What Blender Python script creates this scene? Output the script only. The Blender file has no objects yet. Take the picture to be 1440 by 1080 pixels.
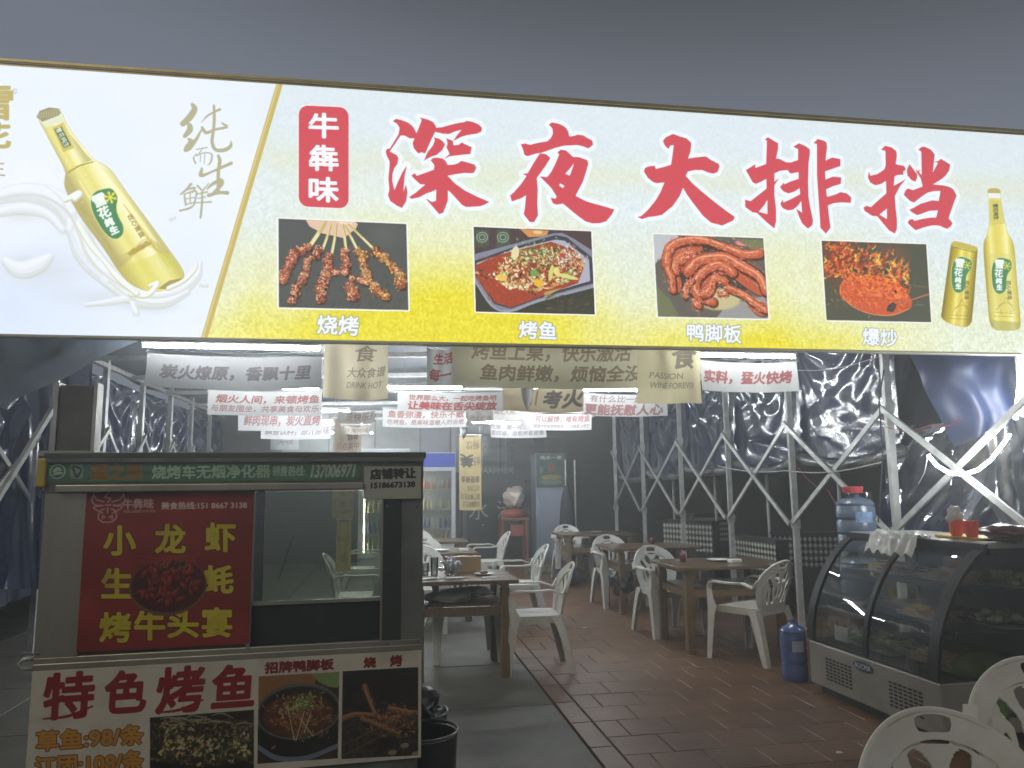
import bpy, bmesh, math, random, time
import numpy as np
from mathutils import Vector, Matrix, noise
T0=time.time()
C=bpy.context.scene.collection
sc=bpy.context.scene
R=math.radians
rng=random.Random(7)
# ------------------------------------------------------------------ camera, world, sun, exposure
FPX=1060.0; HOR=684.0; ROLL=R(-0.6); EYE=1.45
TH=math.atan((HOR-540)/FPX)
f_=Vector((0,math.cos(TH),math.sin(TH))); u0=Vector((0,-math.sin(TH),math.cos(TH))); r0=Vector((1,0,0))
cr,sr=math.cos(ROLL),math.sin(ROLL)
r_=r0*cr+u0*sr; u_=u0*cr-r0*sr
cam=bpy.data.cameras.new('camera'); cam.sensor_width=36; cam.lens=FPX/1440*36
cam.clip_start=0.05; cam.clip_end=400
camo=bpy.data.objects.new('camera',cam); C.objects.link(camo)
camo.matrix_world=Matrix(((r_.x,u_.x,-f_.x,0),(r_.y,u_.y,-f_.y,0),(r_.z,u_.z,-f_.z,EYE),(0,0,0,1)))
sc.camera=camo
W=bpy.data.worlds.new("World"); sc.world=W; W.use_nodes=True
nt=W.node_tree; bg=nt.nodes['Background']
bg.inputs[1].default_value=0.16                          # hazy night sky, the town's glow strongest low down
_n=nt.nodes; tc=_n.new('ShaderNodeTexCoord'); sx=_n.new('ShaderNodeSeparateXYZ'); nt.links.new(tc.outputs['Generated'],sx.inputs[0])
ma=_n.new('ShaderNodeMath'); ma.operation='MULTIPLY_ADD'; ma.inputs[1].default_value=.13; nt.links.new(sx.outputs['X'],ma.inputs[0]); nt.links.new(sx.outputs['Z'],ma.inputs[2])
cr=_n.new('ShaderNodeValToRGB'); cr.color_ramp.interpolation='EASE'; nt.links.new(ma.outputs[0],cr.inputs[0]); nt.links.new(cr.outputs[0],bg.inputs[0])
el=cr.color_ramp.elements; el[0].position=.42; el[0].color=(.90,1.02,1.25,1); el[1].position=.66; el[1].color=(.30,.335,.38,1)
sun=bpy.data.lights.new('street_light','SUN'); sun.energy=0.5; sun.angle=R(25); sun.color=(1.0,0.86,0.62)
suno=bpy.data.objects.new('street_light',sun); C.objects.link(suno); suno.rotation_euler=(R(52),0,R(-25))
sc.view_settings.view_transform='Standard'; sc.view_settings.look='None'; sc.view_settings.exposure=0.25; sc.view_settings.gamma=1
sc.render.engine='CYCLES'
sc.cycles.use_denoising=True; sc.cycles.max_bounces=6; sc.cycles.diffuse_bounces=3; sc.cycles.glossy_bounces=3
sc.cycles.transmission_bounces=4; sc.cycles.transparent_max_bounces=12; sc.cycles.volume_bounces=0
sc.cycles.caustics_reflective=False; sc.cycles.caustics_refractive=False; sc.cycles.sample_clamp_indirect=4
# ------------------------------------------------------------------ geometry helpers
def ray(px,py):
    return f_+r_*((px-720)/FPX)-u_*((py-540)/FPX)
O=Vector((0,0,EYE))
def at_z(px,py,z=0.0):                      # real point where the sight line meets height z
    d=ray(px,py); return O+d*((z-EYE)/d.z)
def at_y(px,py,y):
    d=ray(px,py); return O+d*(y/d.y)
def at_plane(px,py,p,n):
    d=ray(px,py); return O+d*((Vector(p)-O).dot(n)/d.dot(n))
class MB:
    def __init__(s): s.v=[]; s.f=[]; s.uv=None
    def add(s,vs,fs):
        o=len(s.v); s.v+= [tuple(v) for v in vs]; s.f+=[tuple(i+o for i in f) for f in fs]; return s
    def box(s,c,size,rot=None,taper=1.0):
        x,y,z=[a/2 for a in size]; vs=[]
        for k in (-1,1):
            t=taper if k<0 else 1
            for (a,b) in ((-1,-1),(1,-1),(1,1),(-1,1)): vs.append(Vector((a*x*t,b*y*t,k*z)))
        if rot is not None: vs=[rot@v for v in vs]
        c=Vector(c); vs=[v+c for v in vs]
        return s.add(vs,[(3,2,1,0),(4,5,6,7),(0,1,5,4),(1,2,6,5),(2,3,7,6),(3,0,4,7)])
    def bar(s,a,b,w,h=None,up=(0,0,1)):
        a=Vector(a);b=Vector(b);h=h or w;d=(b-a).normalized();up=Vector(up)
        if abs(d.dot(up))>.98: up=Vector((0,1,0))
        x=d.cross(up).normalized();y=x.cross(d)
        vs=[p+x*(i*w/2)+y*(j*h/2) for p in (a,b) for (i,j) in ((-1,-1),(1,-1),(1,1),(-1,1))]
        return s.add(vs,[(3,2,1,0),(4,5,6,7),(0,1,5,4),(1,2,6,5),(2,3,7,6),(3,0,4,7)])
    def tube(s,pts,r,n=8,cap=True,closed=False):
        pts=[Vector(p) for p in pts]; m=len(pts); rr=r if isinstance(r,(list,tuple)) else [r]*m
        vs=[];px=None
        for i,p in enumerate(pts):
            a=pts[(i-1)%m] if (i>0 or closed) else p; b=pts[(i+1)%m] if (i<m-1 or closed) else p
            d=(b-a).normalized()
            if px is None:
                up=Vector((0,0,1)) if abs(d.z)<.9 else Vector((0,1,0)); px=d.cross(up).normalized()
            px=(px-d*px.dot(d)).normalized(); y=d.cross(px)
            for k in range(n):
                t=2*math.pi*k/n; vs.append(p+(px*math.cos(t)+y*math.sin(t))*rr[i])
        fs=[]
        for i in range(m if closed else m-1):
            for k in range(n):
                a=i*n+k;b=i*n+(k+1)%n;c=((i+1)%m)*n+(k+1)%n;d=((i+1)%m)*n+k; fs.append((a,b,c,d))
        if cap and not closed: fs.append(tuple(range(n))[::-1]); fs.append(tuple(range((m-1)*n,m*n)))
        return s.add(vs,fs)
    def lathe(s,prof,c=(0,0,0),n=24):
        c=Vector(c);vs=[]
        for (r,z) in prof:
            for k in range(n):
                t=2*math.pi*k/n; vs.append(c+Vector((r*math.cos(t),r*math.sin(t),z)))
        fs=[(i*n+k,i*n+(k+1)%n,(i+1)*n+(k+1)%n,(i+1)*n+k) for i in range(len(prof)-1) for k in range(n)]
        return s.add(vs,fs)
    def ribbon(s,pts,wv,tv):                 # box section swept along pts; wv width vectors, tv thickness vectors
        vs=[]
        for p,w,t in zip(pts,wv,tv):
            p=Vector(p);w=Vector(w)/2;t=Vector(t)/2; vs+=[p-w-t,p+w-t,p+w+t,p-w+t]
        m=len(pts);fs=[(3,2,1,0),tuple(4*(m-1)+k for k in range(4))]
        for i in range(m-1):
            for k in range(4): fs.append((4*i+k,4*i+(k+1)%4,4*i+4+(k+1)%4,4*i+4+k))
        return s.add(vs,fs)
    def grid(s,fn,nu,nv,skip=None):          # sheet fn(u,v), u,v in 0..1
        vs=[fn(i/nu,j/nv) for j in range(nv+1) for i in range(nu+1)]
        fs=[(j*(nu+1)+i,j*(nu+1)+i+1,(j+1)*(nu+1)+i+1,(j+1)*(nu+1)+i) for j in range(nv) for i in range(nu) if not(skip and skip(i,j))]
        return s.add(vs,fs)
    def build(s,name,mat,parent=None,smooth=False,bevel=0,seg=2,solid=0,autos=None):
        me=bpy.data.meshes.new(name); me.from_pydata(s.v,[],s.f); me.materials.append(mat)
        bm=bmesh.new(); bm.from_mesh(me)
        bmesh.ops.remove_doubles(bm,verts=bm.verts,dist=1e-5)
        bmesh.ops.recalc_face_normals(bm,faces=bm.faces)
        if solid:
            bmesh.ops.solidify(bm,geom=bm.faces,thickness=solid)
        if bevel: bmesh.ops.bevel(bm,geom=[e for e in bm.edges if e.is_manifold and e.calc_face_angle(0)>.5],offset=bevel,segments=seg,affect='EDGES',profile=.5,clamp_overlap=True)
        bm.to_mesh(me); bm.free()
        if smooth:
            for p in me.polygons: p.use_smooth=True
            if autos: me.set_sharp_from_angle(angle=R(autos))
        ob=bpy.data.objects.new(name,me); C.objects.link(ob)
        if parent: ob.parent=parent
        return ob
def tag(o,label=None,cat=None,group=None,kind=None):
    if label: o['label']=label
    if cat: o['category']=cat
    if group: o['group']=group
    if kind: o['kind']=kind
    return o
def empty(name,loc=(0,0,0),rz=0,**k):
    o=bpy.data.objects.new(name,None); C.objects.link(o); o.location=loc; o.rotation_euler=(0,0,rz); o.empty_display_size=.1
    return tag(o,**k)
def copy_tree(o,parent=None):
    c=o.copy(); C.objects.link(c); c.parent=parent
    for ch in [x for x in bpy.data.objects if x.parent==o]: copy_tree(ch,c)
    return c
def tree_list(o):
    kids={}
    for x in bpy.data.objects:
        if x.parent: kids.setdefault(x.parent.name,[]).append(x)
    return kids
# ------------------------------------------------------------------ materials
MATS={}
def mat(name,col,rough=.6,metal=0,var=.0,vscale=6,bump=0,bscale=40,spec=.5,emit=None,estr=0,col2=None,coat=0,stretch=None,detail=6,pos=False):
    if name in MATS: return MATS[name]
    m=bpy.data.materials.new(name); m.use_nodes=True; t=m.node_tree; b=t.nodes['Principled BSDF']; MATS[name]=m
    b.inputs['Base Color'].default_value=(*col,1); b.inputs['Roughness'].default_value=rough; b.inputs['Metallic'].default_value=metal
    b.inputs['Specular IOR Level'].default_value=spec; b.inputs['Coat Weight'].default_value=coat
    if emit: b.inputs['Emission Color'].default_value=(*emit,1); b.inputs['Emission Strength'].default_value=estr
    if var or col2 or bump:
        tc=t.nodes.new('ShaderNodeTexCoord'); mp=t.nodes.new('ShaderNodeMapping'); t.links.new(t.nodes.new('ShaderNodeNewGeometry').outputs['Position'] if pos else tc.outputs['Object'],mp.inputs[0])
        if stretch: mp.inputs['Scale'].default_value=stretch
    if var or col2:
        n=t.nodes.new('ShaderNodeTexNoise'); n.inputs['Scale'].default_value=vscale; n.inputs['Detail'].default_value=detail; n.inputs['Roughness'].default_value=.65
        t.links.new(mp.outputs[0],n.inputs['Vector'])
        rp=t.nodes.new('ShaderNodeValToRGB'); rp.color_ramp.elements[0].position=.3; rp.color_ramp.elements[1].position=.7
        c2=col2 or tuple(max(0,c*(1-var)) for c in col); c1=col if col2 else tuple(min(1,c*(1+var*.6)) for c in col)
        rp.color_ramp.elements[0].color=(*c2,1); rp.color_ramp.elements[1].color=(*c1,1)
        t.links.new(n.outputs[0],rp.inputs[0]); t.links.new(rp.outputs[0],b.inputs['Base Color'])
        mr=t.nodes.new('ShaderNodeMapRange'); mr.inputs['To Min'].default_value=min(1,rough*1.25); mr.inputs['To Max'].default_value=rough*.8
        t.links.new(n.outputs[0],mr.inputs[0]); t.links.new(mr.outputs[0],b.inputs['Roughness'])
    if bump:
        n2=t.nodes.new('ShaderNodeTexNoise'); n2.inputs['Scale'].default_value=bscale; n2.inputs['Detail'].default_value=5; t.links.new(mp.outputs[0],n2.inputs['Vector'])
        bp=t.nodes.new('ShaderNodeBump'); bp.inputs['Strength'].default_value=bump; bp.inputs['Distance'].default_value=.01
        t.links.new(n2.outputs[0],bp.inputs['Height']); t.links.new(bp.outputs[0],b.inputs['Normal'])
    return m
def glassmat(name,tint=(.9,.95,.92),refl=.12,rough=.02):
    m=bpy.data.materials.new(name); m.use_nodes=True; t=m.node_tree; t.nodes.clear(); MATS[name]=m
    o=t.nodes.new('ShaderNodeOutputMaterial'); tr=t.nodes.new('ShaderNodeBsdfTransparent'); gl=t.nodes.new('ShaderNodeBsdfGlossy'); mx=t.nodes.new('ShaderNodeMixShader')
    fr=t.nodes.new('ShaderNodeLayerWeight'); fr.inputs['Blend'].default_value=.35
    mr=t.nodes.new('ShaderNodeMapRange'); mr.inputs['To Min'].default_value=refl*.5; mr.inputs['To Max'].default_value=min(1,refl*4)
    tr.inputs[0].default_value=(*tint,1); gl.inputs['Roughness'].default_value=rough
    t.links.new(fr.outputs['Fresnel'],mr.inputs[0]); t.links.new(mr.outputs[0],mx.inputs[0])
    t.links.new(tr.outputs[0],mx.inputs[1]); t.links.new(gl.outputs[0],mx.inputs[2]); t.links.new(mx.outputs[0],o.inputs[0])
    return m
def printmat(name,img,emit=0,rough=.5,spec=.4,coat=0):
    m=bpy.data.materials.new(name); m.use_nodes=True; t=m.node_tree; b=t.nodes['Principled BSDF']
    ti=t.nodes.new('ShaderNodeTexImage'); ti.image=img; ti.interpolation='Cubic'; ti.extension='EXTEND'
    b.inputs['Roughness'].default_value=rough; b.inputs['Specular IOR Level'].default_value=spec; b.inputs['Coat Weight'].default_value=coat
    if emit:
        b.inputs['Base Color'].default_value=(.05,.05,.05,1)
        t.links.new(ti.outputs[0],b.inputs['Emission Color']); b.inputs['Emission Strength'].default_value=emit
        m.cycles.emission_sampling='FRONT'
    else:
        hs=t.nodes.new('ShaderNodeBrightContrast'); t.links.new(ti.outputs[0],b.inputs['Base Color'])
        t.nodes.remove(hs)
    return m
# ------------------------------------------------------------------ print canvas: everything drawn by code into memory
GL={}
FO=None
def glyph_edges(s):
    global FO
    if s in GL: return GL[s]
    cu=bpy.data.curves.new('glyph','FONT'); cu.body=s; cu.resolution_u=3
    ob=bpy.data.objects.new('glyph',cu)
    me=bpy.data.meshes.new_from_object(ob)
    co=np.array([v.co[:2] for v in me.vertices]) if len(me.vertices) else np.zeros((0,2))
    key={}; idx=[]
    for c in co: idx.append(key.setdefault((round(c[0],5),round(c[1],5)),len(key)))
    cnt={}
    for p in me.polygons:
        vs=[idx[i] for i in p.vertices]
        for a,b in zip(vs,vs[1:]+vs[:1]): k=(min(a,b),max(a,b)); cnt[k]=cnt.get(k,0)+1
    pts=np.array(list(key.keys())) if key else np.zeros((0,2))
    E=np.array([[*pts[a],*pts[b]] for (a,b),n in cnt.items() if n==1])
    bpy.data.objects.remove(ob); bpy.data.curves.remove(cu); bpy.data.meshes.remove(me)
    GL[s]=E; return E
def poly_edges(P):
    P=np.asarray(P,float); return np.hstack([P,np.roll(P,-1,0)])
class Canvas:
    def __init__(s,w,h,bg=(255,255,255),mp=None):
        s.w,s.h=w,h; s.ds=1.0; s.a=np.empty((h,w,3),np.float32); s.a[:]=bg; s.mp=mp or (lambda P:np.asarray(P,float))
    def mask(s,E,dil=0,ss=3):
        x0=int(np.floor(E[:,[0,2]].min()-dil-2)); x1=int(np.ceil(E[:,[0,2]].max()+dil+2))
        y0=int(np.floor(E[:,[1,3]].min()-dil-2)); y1=int(np.ceil(E[:,[1,3]].max()+dil+2))
        x0=max(x0,-60); y0=max(y0,-60); x1=min(x1,s.w+60); y1=min(y1,s.h+60)
        if x1<=x0 or y1<=y0: return None
        w,h=(x1-x0)*ss,(y1-y0)*ss; Wd=np.zeros((h,w+1),np.int16)
        Q=(E-np.array([x0,y0,x0,y0]))*ss
        for ax,ay,bx,by in Q:
            if ay==by: continue
            if ay>by: ax,ay,bx,by=bx,by,ax,ay
            ra=max(0,math.ceil(ay-.5)); rb=min(h,math.ceil(by-.5))
            if rb<=ra: continue
            r=np.arange(ra,rb); x=ax+(r+.5-ay)*(bx-ax)/(by-ay)
            Wd[r,np.clip(np.ceil(x-.5),0,w).astype(int)]+=1
        M=(np.cumsum(Wd,1)[:,:w]%2)==1
        d=int(round(dil*ss))
        if d>0:
            out=M.copy()
            c=np.cumsum(np.pad(M,((0,0),(d+1,d))).astype(np.int32),1)
            for dy in range(-d,d+1):
                k=int(math.sqrt(d*d-dy*dy)); row=(c[:,d+k+1:d+k+1+w]-c[:,d-k:d-k+w])>0
                if dy>=0: out[dy:]|=row[:h-dy] if dy else row
                else: out[:dy]|=row[-dy:]
            M=out
        cov=M.reshape(h//ss,ss,w//ss,ss).mean((1,3)).astype(np.float32)
        return cov,x0,y0
    def blend(s,mk,col,al=1.0):
        if mk is None: return
        cov,x0,y0=mk; h,w=cov.shape
        X0,Y0=max(0,x0),max(0,y0); X1,Y1=min(s.w,x0+w),min(s.h,y0+h)
        if X1<=X0 or Y1<=Y0: return
        m=(cov[Y0-y0:Y1-y0,X0-x0:X1-x0]*al)[:,:,None]; reg=s.a[Y0:Y1,X0:X1]
        c=col(np.mgrid[Y0:Y1,X0:X1]) if callable(col) else np.array(col,np.float32)
        s.a[Y0:Y1,X0:X1]=reg*(1-m)+c*m
    def poly(s,P,col,al=1,dil=0,raw=False,sm=0):
        P=[tuple(p) for p in P]
        for _ in range(sm): P=[q for a,b in zip(P,P[1:]+P[:1]) for q in ((a[0]*.75+b[0]*.25,a[1]*.75+b[1]*.25),(a[0]*.25+b[0]*.75,a[1]*.25+b[1]*.75))]
        P=np.asarray(P,float) if raw else s.mp(P); s.blend(s.mask(poly_edges(P),dil),col,al)
    def text(s,st,quad,col,bold=0,outline=None,oc=None,al=1,raw=False):
        """string fitted to quad TL,TR,BR,BL"""
        E=glyph_edges(st)
        if len(E)==0: return
        P=E.reshape(-1,2); lo=P.min(0); hi=P.max(0); U=(P-lo)/np.maximum(hi-lo,1e-6); u=U[:,0:1]; v=1-U[:,1:2]
        q=[np.array(k,float) for k in quad]
        X=(q[0]*(1-u)+q[1]*u)*(1-v)+(q[3]*(1-u)+q[2]*u)*v
        if not raw: X=s.mp(X)
        E2=X.reshape(-1,4)
        if oc is not None: s.blend(s.mask(E2,bold+outline),oc,al)
        s.blend(s.mask(E2,bold),col,al)
    def box(s,st,x0,y0,x1,y1,col,**k):
        sl=k.pop('slant',0); s.text(st,[(x0+sl,y0),(x1+sl,y0),(x1,y1),(x0,y1)],col,**k)
    def stroke(s,pts,col,al=1,raw=False,k=1.0):
        """brush stroke through (x,y,r)"""
        Q=[]
        pts=[np.array(p,float) for p in pts]
        if len(pts)>2:
            ex=[pts[0]*2-pts[1]]+pts+[pts[-1]*2-pts[-2]]; N=[]
            for i in range(1,len(ex)-2):
                for t in (0,.25,.5,.75):
                    a,b,c,d=ex[i-1:i+3]; N.append(.5*((2*b)+(c-a)*t+(2*a-5*b+4*c-d)*t*t+(3*b-a-3*c+d)*t**3))
            N.append(pts[-1]); pts=N
            for p in pts: p[2]=max(p[2],.3)
        for a,b in zip(pts[:-1],pts[1:]):
            n=max(2,int(np.hypot(*(b-a)[:2])/max(.8,min(a[2],b[2])*.35)))
            for i in range(n): Q.append(a+(b-a)*i/n)
        Q.append(pts[-1]); Q=np.array(Q); XY=Q[:,:2] if raw else s.mp(Q[:,:2]); r=Q[:,2]*k
        x0,y0=np.floor((XY-r[:,None]).min(0)-2).astype(int); x1,y1=np.ceil((XY+r[:,None]).max(0)+2).astype(int)
        x0=max(x0,0);y0=max(y0,0);x1=min(x1,s.w);y1=min(y1,s.h)
        if x1<=x0 or y1<=y0: return
        cov=np.zeros((y1-y0,x1-x0),np.float32); yy,xx=np.mgrid[y0:y1,x0:x1]
        for (x,y),rr in zip(XY,r):
            a0,a1=max(0,int(x-rr-2)-x0),max(0,int(x+rr+3)-x0); b0,b1=max(0,int(y-rr-2)-y0),max(0,int(y+rr+3)-y0)
            if a1<=a0 or b1<=b0: continue
            d=np.hypot(xx[b0:b1,a0:a1]+.5-x,yy[b0:b1,a0:a1]+.5-y); cov[b0:b1,a0:a1]=np.maximum(cov[b0:b1,a0:a1],np.clip(rr+.5-d,0,1))
        s.blend((cov,x0,y0),col,al)
    def dab(s,x,y,rx,ry,ang,col,al=1,raw=False,soft=.3):
        if not raw: x,y=s.mp([(x,y)])[0]
        rx*=s.ds; ry*=s.ds; R_=max(rx,ry)+1.5; x0,x1=max(0,int(x-R_)),min(s.w,int(x+R_)+1); y0,y1=max(0,int(y-R_)),min(s.h,int(y+R_)+1)
        if x1<=x0 or y1<=y0: return
        yy,xx=np.mgrid[y0:y1,x0:x1]; dx=xx+.5-x; dy=yy+.5-y; c,sn=math.cos(ang),math.sin(ang)
        d=np.sqrt(((dx*c+dy*sn)/rx)**2+((-dx*sn+dy*c)/ry)**2)
        m=(np.clip((1-d)/soft,0,1)*al)[:,:,None]; s.a[y0:y1,x0:x1]=s.a[y0:y1,x0:x1]*(1-m)+np.array(col,np.float32)*m
    def glow(s,x,y,rx,ry,col,al):
        s.dab(x,y,rx,ry,0,col,al,soft=1.0)
    def clipped(s,P,fn):
        """draw fn() only inside polygon P"""
        keep=s.a.copy(); fn(); mk=s.mask(poly_edges(s.mp(P))); new=s.a; s.a=keep
        if mk is None: return
        cov,x0,y0=mk; h,w=cov.shape; X0,Y0=max(0,x0),max(0,y0); X1,Y1=min(s.w,x0+w),min(s.h,y0+h)
        m=cov[Y0-y0:Y1-y0,X0-x0:X1-x0][:,:,None]; s.a[Y0:Y1,X0:X1]=s.a[Y0:Y1,X0:X1]*(1-m)+new[Y0:Y1,X0:X1]*m
    def image(s,name):
        img=bpy.data.images.new(name,s.w,s.h,alpha=False); img.colorspace_settings.name='sRGB'
        p=np.ones((s.h,s.w,4),np.float32); p[:,:,:3]=np.clip(s.a[::-1]/255,0,1); img.pixels.foreach_set(p.ravel()); img.update(); img.pack()
        return img
def vnoise(h,w,cell,seed,octv=3):
    r=np.random.RandomState(seed); out=np.zeros((h,w),np.float32); amp=1;tot=0
    for o in range(octv):
        c=max(2,cell/2**o); gh,gw=int(h/c)+3,int(w/c)+3; g=r.rand(gh,gw).astype(np.float32)
        y=np.arange(h)/c; x=np.arange(w)/c; yi=y.astype(int); xi=x.astype(int); fy=(y-yi)[:,None]; fx=(x-xi)[None]
        fy=fy*fy*(3-2*fy); fx=fx*fx*(3-2*fx)
        out+=amp*((g[yi][:,xi]*(1-fx)+g[yi][:,xi+1]*fx)*(1-fy)+(g[yi+1][:,xi]*(1-fx)+g[yi+1][:,xi+1]*fx)*fy); tot+=amp; amp*=.5
    return out/tot
def plane_canvas(TL,TR,BL,BR,ppm,bg=(255,255,255)):
    """canvas on a real rectangle given by its four world corners; photo pixels are carried to it by the plane"""
    TL,TR,BL=Vector(TL),Vector(TR),Vector(BL); U=TR-TL; V=BL-TL; w=max(8,int(U.length*ppm)); h=max(8,int(V.length*ppm))
    n=U.cross(V).normalized(); UU=U.normalized(); VV=V.normalized()
    ru,uu,fu=np.array(r_),np.array(u_),np.array(f_); TLn=np.array(TL-O); nn=np.array(n); Un=np.array(UU); Vn=np.array(VV); k=TLn@nn
    def mp(P):
        P=np.atleast_2d(np.asarray(P,float))[:,:2]; D=fu[None]+ru[None]*((P[:,0:1]-720)/FPX)-uu[None]*((P[:,1:2]-540)/FPX)
        X=D*(k/(D@nn))[:,None]-TLn
        return np.stack([X@Un*ppm,X@Vn*ppm],1)
    return Canvas(w,h,bg,mp)
def quad_uv(name,TL,TR,BL,BR,m,parent=None,thick=0,nu=1,nv=1,disp=None,local=None):
    """a printed sheet with uv 0..1; disp(u,v)->offset vector"""
    TL,TR,BL,BR=[Vector(p) for p in (TL,TR,BL,BR)]
    vs=[];uv=[]
    for j in range(nv+1):
        for i in range(nu+1):
            u,v=i/nu,j/nv; p=(BL*(1-u)+BR*u)*(1-v)+(TL*(1-u)+TR*u)*v
            if disp: p=p+disp(u,v)
            vs.append(p); uv.append((u,v))
    fs=[(j*(nu+1)+i,j*(nu+1)+i+1,(j+1)*(nu+1)+i+1,(j+1)*(nu+1)+i) for j in range(nv) for i in range(nu)]
    if thick:                                   # a back sheet and rim, so it has real thickness
        n=(TR-TL).cross(BL-TL).normalized()*-1; o=len(vs); N=len(vs)
        nrm=(BR-BL).cross(TL-BL).normalized()
        vs+= [v-nrm*thick for v in vs[:N]]; uv+=uv[:N]
        fs+= [tuple(i+N for i in f[::-1]) for f in fs[:]]
        rim=[i for i in range(nu+1)]+[(j*(nu+1)+nu) for j in range(1,nv+1)]+[nv*(nu+1)+i for i in range(nu-1,-1,-1)]+[j*(nu+1) for j in range(nv-1,0,-1)]
        for a,b in zip(rim,rim[1:]+rim[:1]): fs.append((a,a+N,b+N,b))
    me=bpy.data.meshes.new(name); me.from_pydata([tuple(v) for v in vs],[],fs); me.materials.append(m)
    l=me.uv_layers.new(name='UVMap')
    for p in me.polygons:
        for li in p.loop_indices: l.data[li].uv=uv[me.loops[li].vertex_index]
    if nu*nv>1:
        for p in me.polygons: p.use_smooth=True
        me.set_sharp_from_angle(angle=R(60))
    me.update()
    ob=bpy.data.objects.new(name,me); C.objects.link(ob)
    if parent: ob.parent=parent; ob.matrix_parent_inverse=Matrix.Identity(4)
    return ob
# ------------------------------------------------------------------ the light-box sign over the entrance
GZ=2.4
SA=at_z(0,470,GZ); SB=at_z(1440,497,GZ); su=(SB-SA).normalized(); sn=Vector((su.y,-su.x,0))     # sn points to the street
STOP=(at_plane(0,86,SA,sn).z+at_plane(1440,188,SA,sn).z)/2
SL=SA-su*.75; SR=SB+su*.55
PPM=330
sg=plane_canvas(Vector((SL.x,SL.y,STOP)),Vector((SR.x,SR.y,STOP)),SL,SR,PPM)
def paint_sign():
    h,w=sg.h,sg.w; v=np.linspace(0,1,h)[:,None]*np.ones((1,w)); x=np.arange(w)[None]/w*np.ones((h,1))
    div=sg.mp([(392,121),(289,473)]); 
    # right field: pale blue top to yellow froth
    n1=vnoise(h,w,330,3,3); n2=vnoise(h,w,5,5,2); n3=np.random.RandomState(3).rand(h,w).astype(np.float32)
    px440=sg.mp([(1100,400)])[0][0]/w
    amt=np.clip((v-.28+ (n1-.5)*.62)/.66,0,1)**1.55
    rfade=np.clip((x-px440)/.16,0,1); amt=amt*(1-.72*rfade)
    lf=np.clip((sg.mp([(470,400)])[0][0]/w-x)/.13,0,1); amt=amt*(1-.45*lf)
    top=np.array([218,230,236.]); mid=np.array([228,231,184.]); bot=np.array([228,216,48.])
    a=amt[:,:,None]; col=np.where(a<.5,top*(1-a*2)+mid*(a*2),mid*(2-a*2)+bot*(a*2-1))
    band=np.exp(-((v-.30-(n1-.5)*.12)/.07)**2)*.35; col=col*(1-band[:,:,None])+np.array([222,224,176.])*band[:,:,None]
    hz=np.exp(-((v-.45)/.06)**2)*.5*(n1>.35); col=col*(1-hz[:,:,None])+np.array([224,235,232.])*hz[:,:,None]
    sp=((n2-.5)*34*(.3+v))[:,:,None]+((n3-.5)*10)[:,:,None]; col=col+sp*np.array([.8,.8,1.3])
    # left field: cool white
    d=((x*w-div[0][0])-(div[1][0]-div[0][0])*(np.arange(h)[:,None]-div[0][1])/(div[1][1]-div[0][1]))
    n4=vnoise(h,w,260,9,3)[:,:,None]
    lc=np.array([224,233,250.])*(1-n4*.0)+ (n4-.5)*np.array([26,18,10.])
    lc=lc+np.array([8,6,2.])*np.clip(1-v,0,1)[:,:,None]
    sg.a[:]=np.where((d<0)[:,:,None],lc,col)
paint_sign()
# milk splash and shadow behind the bottle
def milk():
    for (x,y,rx,ry,c,al) in [(60,380,130,60,(205,212,214),.6),(150,420,150,30,(200,208,205),.55),(110,300,70,70,(206,208,190),.55),(30,300,60,30,(205,208,188),.5),(35,375,45,28,(190,198,200),.6),(215,430,70,20,(196,204,196),.6)]:
        sg.glow(x,y,rx,ry,c,al)
    SW=[[(-20,282,8),(20,270,13),(60,272,15),(92,292,14),(108,322,15),(120,352,17),(142,378,16),(176,402,14),(212,414,13),(250,408,10),(276,388,6),(282,368,2)],
        [(70,262,3),(92,280,7),(100,300,9),(98,322,6)],[(100,300,6),(112,282,6),(120,272,4)],[(150,392,10),(190,420,9),(230,424,8),(262,410,5)],[(8,366,6),(28,378,12),(52,372,12),(70,360,5)],[(186,424,4),(190,436,5),(193,440,3)],
        [(120,428,2),(150,424,4),(185,418,6)],[(283,398,4),(290,400,3)],[(240,306,3.5),(245,304,2)],[(-10,300,5),(30,292,9),(66,300,7),(88,322,5)]]
    for pts in SW: sg.stroke([(x+.8,y+2.2,r*1.06) for x,y,r in pts],(196,200,186),.55,k=1.4)
    for pts in SW: sg.stroke(pts,(216,222,224),.85,k=1.35); sg.stroke([(x-.6,y-r*.18,r*.82) for x,y,r in pts],(228,234,242),.8,k=1.3); sg.stroke([(x-1,y-r*.35,r*.45) for x,y,r in pts],(238,243,249),.7,k=1.2)
    for pts in SW[:1]+SW[3:4]: sg.stroke([(x+2,y+r*.35,r*.16) for x,y,r in pts],(204,206,192),.6,k=1.3)
    for i in range(26): x=rng.uniform(0,300); y=rng.uniform(330,450); sg.dab(x,y,rng.uniform(.8,2.4),rng.uniform(.8,1.8),0,(206,210,204),.7)
milk()
Z1=lambda P,s=2.7,ox=0,oy=80:[(ox+x/s,oy+y/s) for x,y in P]
def shade_across(p0,p1,hw,cols):
    """colour runs across the axis p0->p1 (photo pixels) as printed on the bottle"""
    q=sg.mp([p0,p1]); d=q[1]-q[0]; L=np.hypot(*d); nx,ny=-d[1]/L,d[0]/L
    k=np.hypot(*(sg.mp([(p0[0]+hw,p0[1])])[0]-q[0])); ks=np.linspace(-1,1,len(cols)); cs=np.array(cols,float)
    def f(g):
        t=((g[1]+.5-q[0][0])*nx+(g[0]+.5-q[0][1])*ny)/k
        return np.stack([np.interp(t,ks,cs[:,i]) for i in range(3)],-1).astype(np.float32)
    return f
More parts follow.
